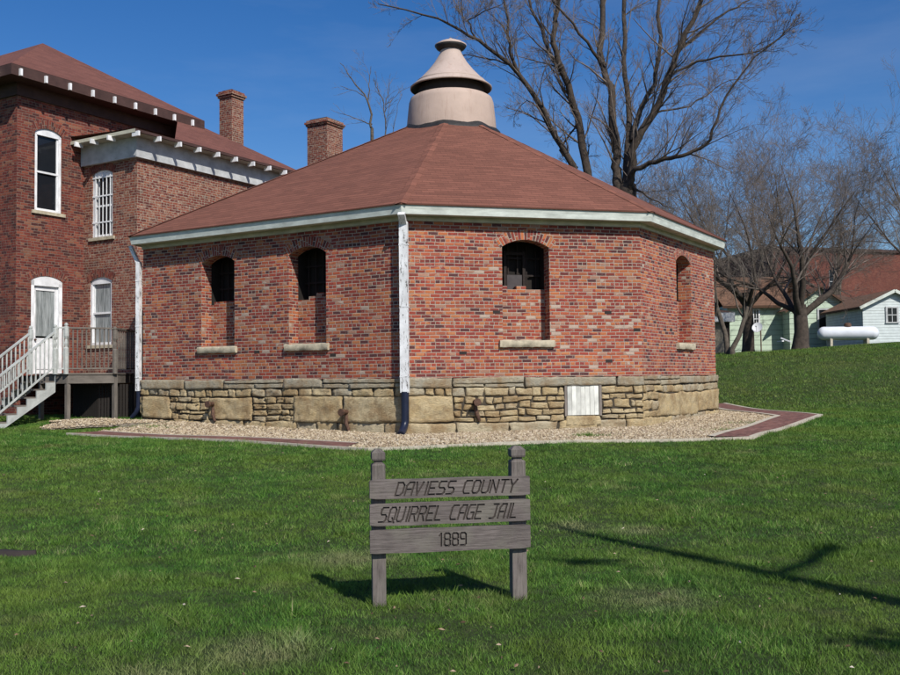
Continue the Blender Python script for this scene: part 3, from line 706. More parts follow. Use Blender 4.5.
gs.face([Vector((p.x, p.y, float(gh(p.x, p.y))-.004)) for p in (offset(POUT, -.05)[0].lerp(offset(POUT, -.05)[1], .95), offset(POUT, -.05)[1], PIN[1], PIN[0].lerp(PIN[1], .95))])
s = NT('pale_gravel'); q = s.coord('Object'); vo = s.new('ShaderNodeTexVoronoi'); s.lk(q, vo.inputs['Vector']); vo.inputs['Scale'].default_value = 28
sp = s.new('ShaderNodeSeparateColor'); s.lk(vo.outputs['Color'], sp.inputs[0])
c = s.ramp(sp.outputs[0], [(0, (.20, .15, .10)), (.4, (.38, .31, .22)), (.75, (.50, .43, .33)), (1, (.58, .53, .45))])
c = s.mix(1.0, c, s.ramp(vo.outputs['Distance'], [(.2, 1.0), (.7, .35)]), 'MULTIPLY'); s.bump(s.math('SUBTRACT', 1.0, vo.outputs['Distance']), 1.0, .03)
M['gravel'] = s.fin(c, .95)
s = NT('pebble'); t = s.tint(); M['pebble'] = s.fin(s.ramp(t, [(0, (.15, .11, .07)), (.3, (.30, .23, .145)), (.6, (.42, .34, .225)), (.85, (.52, .45, .34)), (1, (.26, .185, .13))]), .9)
gs.build('gravel', M['gravel'], None, label='pale gravel bed between the stone base and the brick path', kind='stuff')

def np_mesh(name, V, Fc, mat, attr=None, smooth=False, loops=3):
    me = bpy.data.meshes.new(name); nv = len(V); nf = len(Fc)
    me.vertices.add(nv); me.vertices.foreach_set('co', V.astype(np.float32).ravel())
    me.loops.add(nf*loops); me.loops.foreach_set('vertex_index', Fc.astype(np.int32).ravel())
    me.polygons.add(nf); me.polygons.foreach_set('loop_start', np.arange(0, nf*loops, loops, dtype=np.int32))
    try: me.polygons.foreach_set('loop_total', np.full(nf, loops, dtype=np.int32))
    except Exception: pass
    me.polygons.foreach_set('use_smooth', np.full(nf, smooth)); me.materials.append(mat)
    if attr is not None:
        a = me.attributes.new('tint', 'FLOAT', 'POINT'); a.data.foreach_set('value', attr.astype(np.float32))
    me.update(calc_edges=True)
    o = bpy.data.objects.new(name, me); col.objects.link(o); return o

def in_heap(x, y):
    a = np.arctan2((y-cy_), (x-cx_)/1.25); r = np.hypot((x-cx_)/1.25, y-cy_); return r < (1.0+.25*np.sin(a*3+1)+.15*np.sin(a*5))
N0 = 230000; x = npr.uniform(-12, 12, N0); y = npr.uniform(16.5, 31.5, N0)
Q5 = offset(POUT, -.10); QB = [Q5[1], Q5[2], PIN[2], PIN[1]]; QC = [Q5[0].lerp(Q5[1], .945), Q5[1], PIN[1], PIN[0].lerp(PIN[1], .945)]
okm = (((inpoly(PIN, x, y) | inpoly(QB, x, y) | inpoly(QC, x, y)) & right_of_start(x, y) & ~inpoly(FND, x, y)) | (in_heap(x, y) & ~inpoly(FND, x, y))) & ((y < 26) | (x > 5))
x = x[okm]; y = y[okm]; n = len(x); sz = npr.uniform(.010, .030, n)*npr.choice([1, 1, 1, 1.5], n)
base = np.array([(1, 0, 0), (0, 1, 0), (-1, 0, 0), (0, -1, 0), (0, 0, .7), (0, 0, -.7)], float)
fc = np.array([(0, 1, 4), (1, 2, 4), (2, 3, 4), (3, 0, 4), (1, 0, 5), (2, 1, 5), (3, 2, 5), (0, 3, 5)])
th = npr.uniform(0, 6.28, n); V = base[None]*sz[:, None, None]*npr.uniform(.6, 1.3, (n, 6, 1)); c_, s_ = np.cos(th)[:, None], np.sin(th)[:, None]
Vx = V[..., 0]*c_-V[..., 1]*s_+x[:, None]; Vy = V[..., 0]*s_+V[..., 1]*c_+y[:, None]; Vz = V[..., 2]+gh(x, y)[:, None]+npr.uniform(0, .012, n)[:, None]
VV = np.stack([Vx, Vy, Vz], -1).reshape(-1, 3); FF = (fc[None]+6*np.arange(n)[:, None, None]).reshape(-1, 3)
tag(np_mesh('gravel_pebbles', VV, FF, M['pebble'], np.repeat(npr.rand(n), 6)), 'loose pale pebbles lying on the gravel bed', None, None, 'stuff')
print('pebbles', n)

# ------------------------------------------------------------------ grass
def grass():
    xs = []; ys = []; ws = []; hs = []
    def zone(n, x0, x1, y0, y1, cond=None, w=.006, h=.05, kx=None):
        x = npr.uniform(x0, x1, n); y = npr.uniform(y0, y1, n); k = np.ones(n, bool)
        if kx: k &= np.abs(x) < kx[0]+kx[1]*y
        if cond is not None: k &= cond(x, y)
        x = x[k]; y = y[k]; xs.append(x); ys.append(y); ws.append(np.full(len(x), w)); hs.append(np.full(len(x), h))
    out = lambda x, y: ~(inpoly(offset(POUT, -.05), x, y) & right_of_start(x, y)) & ~inpoly(FND, x, y) & ~in_heap(x, y)
    zone(400000, -5, 5, 4.0, 9, None, .0050, .038, (.9, .46))
    zone(330000, -9, 9, 9, 15, out, .0078, .045, (.9, .46))
    zone(330000, -13, 13, 15, 21, out, .012, .045, (1.0, .47))
    zone(170000, -16, -6, 19, 28, out, .013, .06)
    zone(140000, 5, 18, 20, 30, out, .015, .06)
    zone(150000, 5, 26, 30, 46.5, out, .024, .07)
    cl_x = npr.uniform(-8, 8, 420); cl_y = npr.uniform(4.6, 16.5, 420); sel = np.abs(cl_x) < .8+.47*cl_y
    for a_, b_ in zip(cl_x[sel], cl_y[sel]):
        k_ = npr.randint(25, 90); rr_ = npr.uniform(.03, .09); xs.append(npr.normal(a_, rr_, k_)); ys.append(npr.normal(b_, rr_*.8, k_)); ws.append(np.full(k_, npr.uniform(.005, .011))); hs.append(np.full(k_, npr.uniform(.055, .095)))
    for a_, b_ in ((-.502, 6.89), (.50, 7.06)):
        xs.append(npr.normal(a_, .07, 420)); ys.append(npr.normal(b_, .06, 420)); ws.append(np.full(420, .006)); hs.append(np.full(420, .085))
    ring_o = lambda x, y: inpoly(offset(POUT, .16), x, y) & ~inpoly(offset(POUT, -.045), x, y)
    zone(230000, -13, 13, 16, 31, ring_o, .012, .085)
    for px, py, sx in ((752, 422, .45), (738, 427, .35), (660, 436, .2), (490, 437, .3), (455, 440, .2), (345, 441, .35), (150, 428, .35), (118, 437, .6), (560, 438, .25), (590, 432, .2)):
        g_ = at(px, py, 19.2); q_ = ray(px, py); k_ = (EYE.z-.45)/-q_.z; g_ = EYE+q_*k_
        x = npr.normal(g_.x, sx, 700); y = npr.normal(g_.y, sx*.45, 700); k = inpoly(PIN, x, y) & ~inpoly(FND, x, y); xs.append(x[k]); ys.append(y[k]); ws.append(np.full(k.sum(), .012)); hs.append(np.full(k.sum(), .09))
    x = np.concatenate(xs); y = np.concatenate(ys); w = np.concatenate(ws); h = np.concatenate(hs)
    n = len(x)
    clump = np.array([noise.noise(Vector((a*1.7, b*1.7, 0))) for a, b in zip(x[:n:1], y[:n:1])]) if n < 0 else np.sin(x*2.1+np.sin(y*1.7)*1.3)*np.sin(y*2.3+np.sin(x*1.9)*1.5)
    def vnoise(cell, seed):
        g = np.random.RandomState(seed).rand(512, 512); u = x/cell+1000; v = y/cell+1000; i = np.floor(u).astype(int); j = np.floor(v).astype(int); a = u-i; b = v-j; a = a*a*(3-2*a); b = b*b*(3-2*b)
        q = lambda p_, q_: g[p_ % 512, q_ % 512]
        return q(i, j)*(1-a)*(1-b)+q(i+1, j)*a*(1-b)+q(i, j+1)*(1-a)*b+q(i+1, j+1)*a*b
    fine = vnoise(.11, 5); mid = vnoise(.34, 6)
    h = h*npr.uniform(.35, 1.1, n)*(1+.25*clump)*(.55+.9*fine)*(.75+.5*mid)
    th = npr.uniform(0, 6.283, n); ln = npr.uniform(.1, 1.3, n)*h; la = npr.uniform(0, 6.283, n)
    z = ground(x, y)-.004
    p0 = np.stack([x-w*.5*np.cos(th), y-w*.5*np.sin(th), z], -1); p1 = np.stack([x+w*.5*np.cos(th), y+w*.5*np.sin(th), z], -1)
    p2 = np.stack([x+ln*np.cos(la), y+ln*np.sin(la), z+h], -1)
    V = np.stack([p0, p1, p2], 1).reshape(-1, 3); F = np.arange(3*n).reshape(-1, 3)
    s = NT('grass_blade'); t = s.tint(); q = s.coord('Object')
    c = s.ramp(t, [(0, (.012, .050, .009)), (.3, (.042, .128, .018)), (.6, (.088, .215, .028)), (.85, (.170, .295, .055)), (.95, (.28, .34, .12)), (1, (.46, .42, .23))])
    a = s.noise(q, .5, 5, .65); c = s.mix(s.ramp(a, [(.40, 0), (.62, .7)]), c, (.150, .215, .034))
    b = s.noise(q, 1.1, 7, .72); c = s.mix(s.ramp(b, [(.55, 0), (.72, .6)]), c, (.26, .235, .11))
    spq = s.new('ShaderNodeSeparateXYZ'); s.lk(q, spq.inputs[0]); mh = s.new('ShaderNodeMapRange'); s.lk(spq.outputs[1], mh.inputs[0]); mh.inputs[1].default_value = 29; mh.inputs[2].default_value = 34
    c = s.mix(s.math('MULTIPLY', mh.outputs[0], s.ramp(s.noise(q, .8, 7, .75), [(.42, 0), (.62, .5)])), c, (.15, .15, .05))
    g2 = s.noise(q, 2.6, 6, .7); c = s.mix(1.0, c, s.ramp(g2, [(.3, .62), (.7, 1.35)]), 'MULTIPLY')
    # two dry patches and the thin strip near the kerb seen in the lawn
    for cx, cy, r in ((1.42, 7.0, .55), (-1.15, 5.75, .5), (1.3, 10.3, .45), (-1.6, 5.2, .4), (1.9, 10.0, .4), (-.9, 8.6, .6)):
        ds = s.new('ShaderNodeVectorMath', operation='DISTANCE'); s.lk(s.vm('MULTIPLY', q, (1, 1.0, 0)), ds.inputs[0]); ds.inputs[1].default_value = (cx, cy, 0)
        k = s.math('SUBTRACT', 1.0, s.math('DIVIDE', ds.outputs['Value'], r)); k = s.math('MULTIPLY', k, s.math('ADD', s.math('MULTIPLY', s.noise(q, 6, 5, .7), 4.2), -.9))
        cl = s.new('ShaderNodeClamp'); s.lk(k, cl.inputs[0]); c = s.mix(s.math('MULTIPLY', cl.outputs[0], .55), c, (.33, .30, .17))
    s.b.inputs['Specular IOR Level'].default_value = .25
    mt = s.fin(c, .6)
    # thin leaves let some light through
    tr = s.new('ShaderNodeBsdfTranslucent'); s.lk(c, tr.inputs[0]); mx = s.new('ShaderNodeMixShader'); mx.inputs[0].default_value = .25
    out_ = [n_ for n_ in s.n if n_.type == 'OUTPUT_MATERIAL'][0]
    s.lk(s.b.outputs[0], mx.inputs[1]); s.lk(tr.outputs[0], mx.inputs[2]); s.lk(mx.outputs[0], out_.inputs[0])
    o = np_mesh('grass', V, F, mt, np.repeat(np.clip(npr.rand(n)*.70+.30*fine+.28*(mid-.5), 0, 1)**1.15, 3))
    tag(o, 'short green grass of the lawn with yellowed patches', None, None, 'stuff'); print('blades', n)
grass()

def litter():
    m = MB()
    for k in range(230):
        y = 4.8+16*rnd.random()**1.5; x = rnd.uniform(-.5, .5)*y*1.0
        if inpoly(POUT, np.array([x]), np.array([y]))[0]: continue
        z = gz(x, y)+.03+rnd.random()*.02; a = rnd.random()*6.28; L = rnd.uniform(.010, .026); w = L*rnd.uniform(.3, .7)
        d = Vector((math.cos(a), math.sin(a), rnd.uniform(-.3, .3))); e = Vector((-d.y, d.x, rnd.uniform(-.2, .6))); p = Vector((x, y, z))
        t = rnd.random()
        m.face([p-d*L, p-e*w*.5, p+d*L, p+Vector((0, 0, .01))], None, 0, False, t); m.face([p-d*L, p+Vector((0, 0, .01)), p+d*L, p+e*w], None, 0, False, t)
    s = NT('dead_leaf'); c = s.ramp(s.tint(), [(0, (.08, .045, .028)), (.5, (.22, .14, .09)), (.85, (.36, .27, .19)), (1, (.55, .50, .43))])
    m.build('leaf_litter', s.fin(c, .8), None, label='dead leaves and bits scattered over the lawn', kind='stuff')
litter()
m = MB(); rowsd = []  # added strip standing in for a dark mark of unknown origin
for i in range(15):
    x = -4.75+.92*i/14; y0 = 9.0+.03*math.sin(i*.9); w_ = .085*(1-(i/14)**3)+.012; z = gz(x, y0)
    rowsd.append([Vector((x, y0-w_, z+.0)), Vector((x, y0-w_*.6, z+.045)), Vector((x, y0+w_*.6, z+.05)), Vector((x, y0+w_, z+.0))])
m.grid(rowsd, None, 0, True); m.build('stand_in_strip', M['groove'], None, label='dark flat strip lying in the grass at the left edge of the lawn', cat='strip')

# ------------------------------------------------------------------ sign
LETT = {
 'D': [[(0, 0), (0, 6), (2.6, 6), (3.8, 4.8), (3.8, 1.2), (2.6, 0), (0, 0)]],
 'A': [[(0, 0), (0, 4.4), (1.4, 6), (3.8, 6), (3.8, 0)], [(0, 2.7), (3.8, 2.7)]],
 'V': [[(0, 6), (1.6, 0), (3.8, 6)]], 'I': [[(1, 0), (1, 6)]],
 'E': [[(3.8, 6), (0, 6), (0, 0), (3.8, 0)], [(0, 3), (2.9, 3)]],
 'S': [[(3.8, 6), (.8, 6), (0, 5.2), (0, 3.7), (.8, 3), (3, 3), (3.8, 2.3), (3.8, .8), (3, 0), (0, 0)]],
 'C': [[(3.8, 6), (.9, 6), (0, 5), (0, 1), (.9, 0), (3.8, 0)]],
 'O': [[(.9, 0), (0, 1), (0, 5), (.9, 6), (2.9, 6), (3.8, 5), (3.8, 1), (2.9, 0), (.9, 0)]],
 'U': [[(0, 6), (0, .9), (.9, 0), (2.9, 0), (3.8, .9), (3.8, 6)]],
 'N': [[(0, 0), (0, 6), (3.6, 0), (3.6, 6)]], 'T': [[(0, 6), (4, 6)], [(2, 6), (2, 0)]], 'Y': [[(0, 6), (1.8, 3), (3.9, 6)], [(1.8, 3), (1.8, 0)]],
 'Q': [[(.9, 0), (0, 1), (0, 5), (.9, 6), (2.9, 6), (3.8, 5), (3.8, 1), (2.9, 0), (.9, 0)], [(2.4, 1.6), (4, -.4)]],
 'R': [[(0, 0), (0, 6), (3, 6), (3.8, 5.2), (3.8, 3.6), (3, 2.9), (0, 2.9)], [(2, 2.9), (3.8, 0)]],
 'L': [[(0, 6), (0, 0), (3.4, 0)]], 'G': [[(3.8, 6), (.9, 6), (0, 5), (0, 1), (.9, 0), (3.8, 0), (3.8, 2.8), (2.2, 2.8)]],
 'J': [[(1, 6), (3.8, 6)], [(3, 6), (3, .9), (2.2, 0), (0, 0)]],
 '1': [[(.2, 5), (1.2, 6), (1.2, 0)]],
 '8': [[(.6, 3.1), (0, 3.8), (0, 5.4), (.7, 6), (2.3, 6), (3, 5.4), (3, 3.8), (2.4, 3.1), (.6, 3.1), (0, 2.4), (0, .6), (.7, 0), (2.3, 0), (3, .6), (3, 2.4), (2.4, 3.1)]],
 '9': [[(3, 3), (.7, 3), (0, 3.7), (0, 5.3), (.7, 6), (2.3, 6), (3, 5.3), (3, .7), (2.3, 0), (.2, 0)]]}
ADV = {'I': 2.6, '1': 2.9, '8': 4.3, '9': 4.2, ' ': 4.2}
def text_strokes(txt, x0, x1, zc, h, slant):
    tot = sum(ADV.get(c, 5.3) for c in txt)-1.4; k = (x1-x0)/tot; kz = h/6; x = 0; out = []
    for c in txt:
        for st in LETT.get(c, []):
            pts = [(x0+(x+px)*k+(pz*kz-h/2)*slant, zc-h/2+pz*kz) for px, pz in st]; out += list(zip(pts, pts[1:]))
        x += ADV.get(c, 5.3)
    return out
def make_sign():
    PL = at(379, 603, 6.89); PR = at(518.5, 596, 7.06); PL.z = gz(PL.x, PL.y); PR.z = gz(PR.x, PR.y)
    d = (PR-PL); d.z = 0; W = d.length; d.normalize(); n = Vector((d.y, -d.x, 0)); Zv = Vector((0, 0, 1)); mid = (PL+PR)/2
    root = empty('wooden_sign', mid, 'weathered three-board wooden lawn sign with routed lettering between two posts', 'sign')
    tilt = .004
    for p in (PL, PR):
        m = MB(); w = .047 if p is PL else .052; lean = Vector((0.0, 0, 0))
        # post with a neck groove and a pointed top
        prof = [(-.15, 1), (.985, 1), (.995, .86), (.998, .62), (1.015, .62), (1.018, .9), (1.03, 1), (1.072, 1), (1.098, .45)]
        rows = []; uvs = []
        for z_, k in prof:
            c = p+Zv*z_; rows.append([c-d*w*k-n*w*k, c+d*w*k-n*w*k, c+d*w*k+n*w*k, c-d*w*k+n*w*k]); 
        for i in range(len(rows)-1):
            for j in range(4):
                j2 = (j+1) % 4; z0, z1 = prof[i][0], prof[i+1][0]
                m.face([rows[i][j2], rows[i][j], rows[i+1][j], rows[i+1][j2]][::1], [(z0+3*j, .1), (z0+3*j, 0), (z1+3*j, 0), (z1+3*j, .1)], 0, False, .4+.3*(p is PR))
        m.face(rows[-1])
        m.build('post', M['wood_sign'], root)
    boards = [(.753, .888, 'DAVIESS COUNTY', .19, 1.045, .088, .30), (.567, .722, 'SQUIRREL CAGE JAIL', .075, 1.055, .098, .30), (.376, .54, '1889', .485, .675, .085, .02)]
    a0 = PL-d*.068+n*.074; Lb = W+.14
    for z0, z1, txt, tx0, tx1, th, sl in boards:
        m = MB(); zc = (z0+z1)/2; hh = (z1-z0)/2; nx = 24
        # slightly wavy, worn board outline
        top = []; bot = []
        for i in range(nx+1):
            u = i/nx; wv = noise.noise(Vector((u*5, zc*9, 1)))*.004; e = .006 if i in (0, nx) else 0
            top.append((Lb*u, zc+hh+wv-e)); bot.append((Lb*u, zc-hh+noise.noise(Vector((u*5, zc*9, 5)))*.004+e))
        f = lambda s, z, k: a0+d*s+Zv*z+n*k
        a0z = Vector((a0.x, a0.y, PL.z))
        f = lambda s, z, k: a0z+d*s+Zv*z+n*k
        bm = bmesh.new(); uvl = bm.loops.layers.uv.new('UVMap'); uo = rnd.random()*5
        ring_ = bot+top[::-1]
        fr = [bm.verts.new(f(s, z, .019)) for s, z in ring_]; bk_ = [bm.verts.new(f(s, z, -.019)) for s, z in ring_]
        fs = [bm.faces.new(fr), bm.faces.new(bk_[::-1])]
        for i in range(len(fr)):
            j = (i+1) % len(fr); fs.append(bm.faces.new([fr[j], fr[i], bk_[i], bk_[j]]))
        bmesh.ops.recalc_face_normals(bm, faces=bm.faces)
        me = bpy.data.meshes.new('board'); bm.to_mesh(me); bm.free(); me.materials.append(M['wood_sign']); me.materials.append(M['sign_groove'])
        bo = bpy.data.objects.new('board', me); col.objects.link(bo)
        cb = bmesh.new(); kk = 0
        for (p, q) in text_strokes(txt, tx0, tx1, zc, th, sl):
            p = Vector((p[0], p[1])); q = Vector((q[0], q[1])); e = (q-p); L = e.length; e.normalize(); s_ = Vector((-e.y, e.x)); wd = .0060; kk += 1
            p2 = p-e*wd*.9; q2 = q+e*wd*.9; dz = .010+.0004*(kk % 5)
            cs = [p2-s_*wd, q2-s_*wd, q2+s_*wd, p2+s_*wd]
            v1 = [cb.verts.new(f(c.x, c.y, .03+.0003*(kk % 7))) for c in cs]; cm = [(p2+(c-(p2))*1) for c in cs]
            v2 = [cb.verts.new(f(c.x, c.y, .019-dz)) for c in cs]
            cb.faces.new(v1); cb.faces.new(v2[::-1])
            for i in range(4): j = (i+1) % 4; cb.faces.new([v1[j], v1[i], v2[i], v2[j]])
        bmesh.ops.recalc_face_normals(cb, faces=cb.faces)
        cme = bpy.data.meshes.new('cutter'); cb.to_mesh(cme); cb.free(); cme.materials.append(M['sign_groove'])
        cob = bpy.data.objects.new('cutter', cme); col.objects.link(cob)
        md = bo.modifiers.new('b', 'BOOLEAN'); md.operation = 'DIFFERENCE'; md.solver = 'EXACT'; md.object = cob; md.use_self = True
        try: md.material_mode = 'TRANSFER'
        except Exception: pass
        bpy.context.view_layer.update(); dg = bpy.context.evaluated_depsgraph_get()
        nm = bpy.data.meshes.new_from_object(bo.evaluated_get(dg)); bo.modifiers.clear()
        bpy.data.objects.remove(cob)
        if len(nm.polygons) > 20: bo.data = nm
        me = bo.data
        uvl = me.uv_layers.get('UVMap') or me.uv_layers.new(name='UVMap')
        gi = [i for i, mm in enumerate(me.materials) if mm and mm.name.startswith('worn_sign_groove')]
        for pl in me.polygons:
            inside = False
            for li in pl.loop_indices:
                c = me.vertices[me.loops[li].vertex_index].co-a0z; uvl.data[li].uv = (c.dot(d)+uo, c.z+c.dot(n)*.8)
            cc = pl.center-a0z; k = cc.dot(n)
            if -.017 < k < .0185 and z0+.012 < cc.z < z1-.012 and .02 < cc.dot(d) < Lb-.02:
                pl.material_index = gi[0] if gi else 0
        a = me.attributes.new('tint', 'FLOAT', 'POINT'); a.data.foreach_set('value', [rnd.uniform(.2, .8)]*len(me.vertices))
        print('board polys', len(me.polygons))
        me.transform(Matrix.Translation(-root.location)); bo.parent = root
make_sign()

# ------------------------------------------------------------------ brick house
UU = dv(TH0); VV_ = dv(TH0+90); H0 = Vector((-12.33, 27.49))
def hp(u, v): return H0+UU*u+VV_*v
def h3(u, v, z): p = hp(u, v); return Vector((p.x, p.y, z))
U3 = Vector((UU.x, UU.y, 0)); V3 = Vector((VV_.x, VV_.y, 0))
house = empty('brick_house', (H0.x, H0.y, gz(H0.x, H0.y)), 'two-storey red brick house with brown hip roofs and white framed windows left of the jail', 'house')
zE = at(51.7, 75, 27.76).z; zWE = at(138, 131, 27.9).z; zPK = at(38.5, 43, 31.65).z; MZ = zE-.33; WZ = zWE-.44; print('Z', zE, zWE, zPK)
WU = 2.34; WV0 = 2.30; WV1 = 8.9
# openings on a vertical plane found from where they stand on the wall
def on_u(px, py, u):   # plane u = const: returns (v, z)
    p = hp(u, 0); h = hit(px, py, p, (UU.x, UU.y)); return (Vector((h.x, h.y))-p).dot(VV_), h.z
def on_v(px, py, v):
    p = hp(0, v); h = hit(px, py, p, (VV_.x, VV_.y)); return (Vector((h.x, h.y))-p).dot(UU), h.z
def openU(u, x0, x1, yt, yb, rise=.14, D=.12):
    a, _ = on_u(x0, yb, u); b, _ = on_u(x1, yb, u); xm = (x0+x1)/2; _, zt = on_u(xm, yt, u); _, zb = on_u(xm, yb, u); return (a, b, zb, zt-rise, rise, D)
def openV(v, x0, x1, yt, yb, rise=.12, D=.12):
    a, _ = on_v(x0, yb, v); b, _ = on_v(x1, yb, v); xm = (x0+x1)/2; _, zt = on_v(xm, yt, v); _, zb = on_v(xm, yb, v); return (a, b, zb, zt-rise, rise, D)
o_up = openU(0, 34.5, 61.5, 129, 212); o_door = openU(0, 30.5, 62, 276, 375); o_door = (o_door[0], o_door[1], 1.81)+o_door[3:]
o_w1 = openV(WV0, 92, 112.5, 170, 237); o_w2 = openV(WV0, 89.5, 111.5, 277, 345)
print('HOUSE', o_up, o_door, o_w1, o_w2)
mb = MB()
wall(mb, hp(-10, 0), hp(0, 0), 0, MZ, [(3.2, 4.2, 6.6, 8.8, .14, .12), (3.2, 4.2, 2.4, 4.6, .14, .12)], 0, 0)
PW1 = wall(mb, hp(0, 0), hp(0, 6.1), 0, MZ, [o_up, o_door], 0, 40)
wall(mb, hp(0, 6.1), hp(-10, 6.1), 0, MZ, [], 0, 60)
wall(mb, hp(-10, 6.1), hp(-10, 0), 0, MZ, [], 0, 80)
wo_ = mb.build('wall', M['brick_house'], house)
mb = MB()
PWL = wall(mb, hp(0.003, WV0), hp(WU, WV0), 0, WZ, [(o_w1[0], o_w1[1])+o_w1[2:], o_w2], 0, 100)
PWR = wall(mb, hp(WU, WV0), hp(WU, WV1), 0, WZ, [], 0, 120)
wall(mb, hp(WU, WV1), hp(-4, WV1), 0, WZ, [], 0, 140)
mb.build('wing_wall', M['brick_wing'], house)
# arches
for P_, o_ in ((PW1, o_up), (PW1, o_door), (PWL, o_w1), (PWL, o_w2)): m = MB(); arch_ring(m, P_, o_, .24, .006, .072, over=.06); m.build('brick_arch', M['brick_house'], wo_)
# thin corner pilaster
m = MB(); m.box(h3(.02, .08, 5), (V3, U3, Z), (.10, .03, 5.0)); 
# hip roofs
def hip(u0, u1, v0, v1, ze, rise, mat, name, parent, fascia=.30, uvo=0, trim=None):
    m = MB(); w = min(u1-u0, v1-v0)/2
    if (u1-u0) > (v1-v0): r0 = (u0+w, (v0+v1)/2); r1 = (u1-w, (v0+v1)/2)
    else: r0 = ((u0+u1)/2, v0+w); r1 = ((u0+u1)/2, v1-w)
    c = [(u0, v0), (u1, v0), (u1, v1), (u0, v1)]; sl = math.hypot(w, rise)
    def fc(pts, along):
        P3 = [h3(a, b, z) for a, b, z in pts]; uv = []
        for a, b, z in pts: uv.append(((a if along == 'u' else b)+uvo, (z-ze)/rise*sl))
        m.face(P3, uv)
    zt = ze+rise; R0 = (*r0, zt); R1 = (*r1, zt)
    C = [(a, b, ze) for a, b in c]
    if (u1-u0) > (v1-v0):
        fc([C[0], C[1], R1, R0], 'u'); fc([C[1], C[2], R1], 'v'); fc([C[2], C[3], R0, R1], 'u'); fc([C[3], C[0], R0], 'v')
    else:
        fc([C[0], C[1], R0], 'u'); fc([C[1], C[2], R1, R0], 'v'); fc([C[2], C[3], R1], 'u'); fc([C[3], C[0], R0, R1], 'v')
    ro = m.build(name, mat, parent)
    m = MB()
    for i in range(4):
        a, b = c[i], c[(i+1) % 4]; p, q = h3(*a, ze-.004), h3(*b, ze-.004); L = (q-p).length
        lo = Vector((0, 0, fascia)); m.face([p-lo, q-lo, q, p], [(0, 0), (L, 0), (L, .2), (0, .2)])
    k = .02; m.face([h3(*q, ze-fascia) for q in c][::-1], [(0, 0), (3, 0), (3, 3), (0, 3)])
    m.build('eave_boards', trim or M['dark_trim'], ro)
    return ro
OVH = .62
mr_ = hip(-10.6, OVH, -OVH, 6.1+OVH, zE, zPK-zE, M['shingle_house'], 'roof', house, .30)
wr_rise = .60; UE = WU+.5; VE0 = WV0-.5; VE1 = WV1+.5
m = MB()
def pf(pts, uvf=None):
    m.face([h3(a, b, z) for a, b, z in pts], [((b+30), (UE-a)*1.17) if not uvf else (a+60, (VE1-b)*1.17) for a, b, z in pts])
zk = lambda u: zWE+wr_rise*(UE-u)
pf([(UE, VE0, zWE), (UE, 3.3, zWE), (0, 6.1, zWE+.14), (0, VE0, zWE+.14)])
pf([(UE, 3.3, zWE), (UE, VE1, zWE), (0, VE1-UE, zk(0)), (0, 6.101, zk(0))])
pf([(UE, 3.3, zWE), (0, 6.101, zk(0)), (0, 6.101, zWE+.14)])
pf([(0, 6.12, zk(0)), (0, VE1-UE, zk(0)), (-.3, VE1-UE-.3, zk(-.3)), (-.3, 6.12, zk(-.3))])
pf([(UE, VE1, zWE), (-6.5, VE1, zWE), (-1.9, VE1-UE-.1, zk(0)), (0, VE1-UE, zk(0))], 1)
wr_ = m.build('wing_roof', M['shingle_house'], house)
m = MB()
for p_, q_ in (((UE, VE0), (UE, VE1)), ((UE, VE1), (-6.5, VE1))):
    p, q = h3(*p_, zWE-.004), h3(*q_, zWE-.004); L = (q-p).length; lo = Vector((0, 0, .08)); m.face([p-lo, q-lo, q, p], [(0, 0), (L, 0), (L, .2), (0, .2)])
m.build('eave_boards', M['dark_trim'], wr_); m = MB(); p, q = h3(0, VE0, zWE-.004), h3(UE, VE0, zWE-.004); lo = Vector((0, 0, .10)); m.face([p-lo, q-lo, q, p], [(0, 0), (2, 0), (2, .2), (0, .2)])
m.face([h3(0, VE0, zWE-.104), h3(UE, VE0, zWE-.104), h3(UE, VE1, zWE-.104), h3(0, VE1, zWE-.104)][::-1], [(0, 0), (3, 0), (3, 3), (0, 3)])
m.build('front_cornice', M['cream_trim'], wr_)
# rafter tails with white ends
for v in np.arange(-.35, 6.7, .81):
    m = MB(); m.box(h3(OVH+.03, v, zE-.20), (Z, V3, U3), (.10, .035, .05)); m.build('rafter_end', M['white_clean'], mr_)
for u in np.arange(-3.2, .4, .81):
    m = MB(); m.box(h3(u, -OVH-.03, zE-.20), (Z, U3, V3), (.10, .035, .05)); m.build('rafter_end', M['white_clean'], mr_)
for v in np.arange(WV0-.46, WV1+.4, .80):
    m = MB(); m.box(h3(WU+.5-.02, v, zWE-.15), (Z, V3, U3), (.07, .028, .14)); m.build('rafter_end', M['white_clean'], wr_)
for u in (.35, 1.05, 1.8):
    m = MB(); m.box(h3(u, WV0-.5+.02, zWE-.15), (Z, U3, V3), (.07, .028, .14)); m.build('rafter_end', M['white_clean'], wr_)
# grey frieze boxed under the wing eaves
m = MB(); zf0, zf1 = WZ-.26, zWE-.10; zc = (zf0+zf1)/2; hh = (zf1-zf0)/2
m.box(h3(WU+.06, (WV0+WV1)/2-.03, zc), (V3, U3, Z), ((WV1-WV0)/2+.09, .06, hh)); m.box(h3(WU/2-.03, WV0-.063, zc), (U3, V3, Z), (WU/2-.03+.06, .06, hh)); m.build('frieze_board', M['grey_paint'], wr_)
# dark brick corbel under main eave
m = MB(); m.box(h3(.03, 3.05, MZ-.15), (V3, U3, Z), (3.1, .03, .18)); m.box(h3(-5, -.031, MZ-.15), (U3, V3, Z), (5.05, .03, .18)); m.build('frieze_board', M['dark_trim'], mr_)

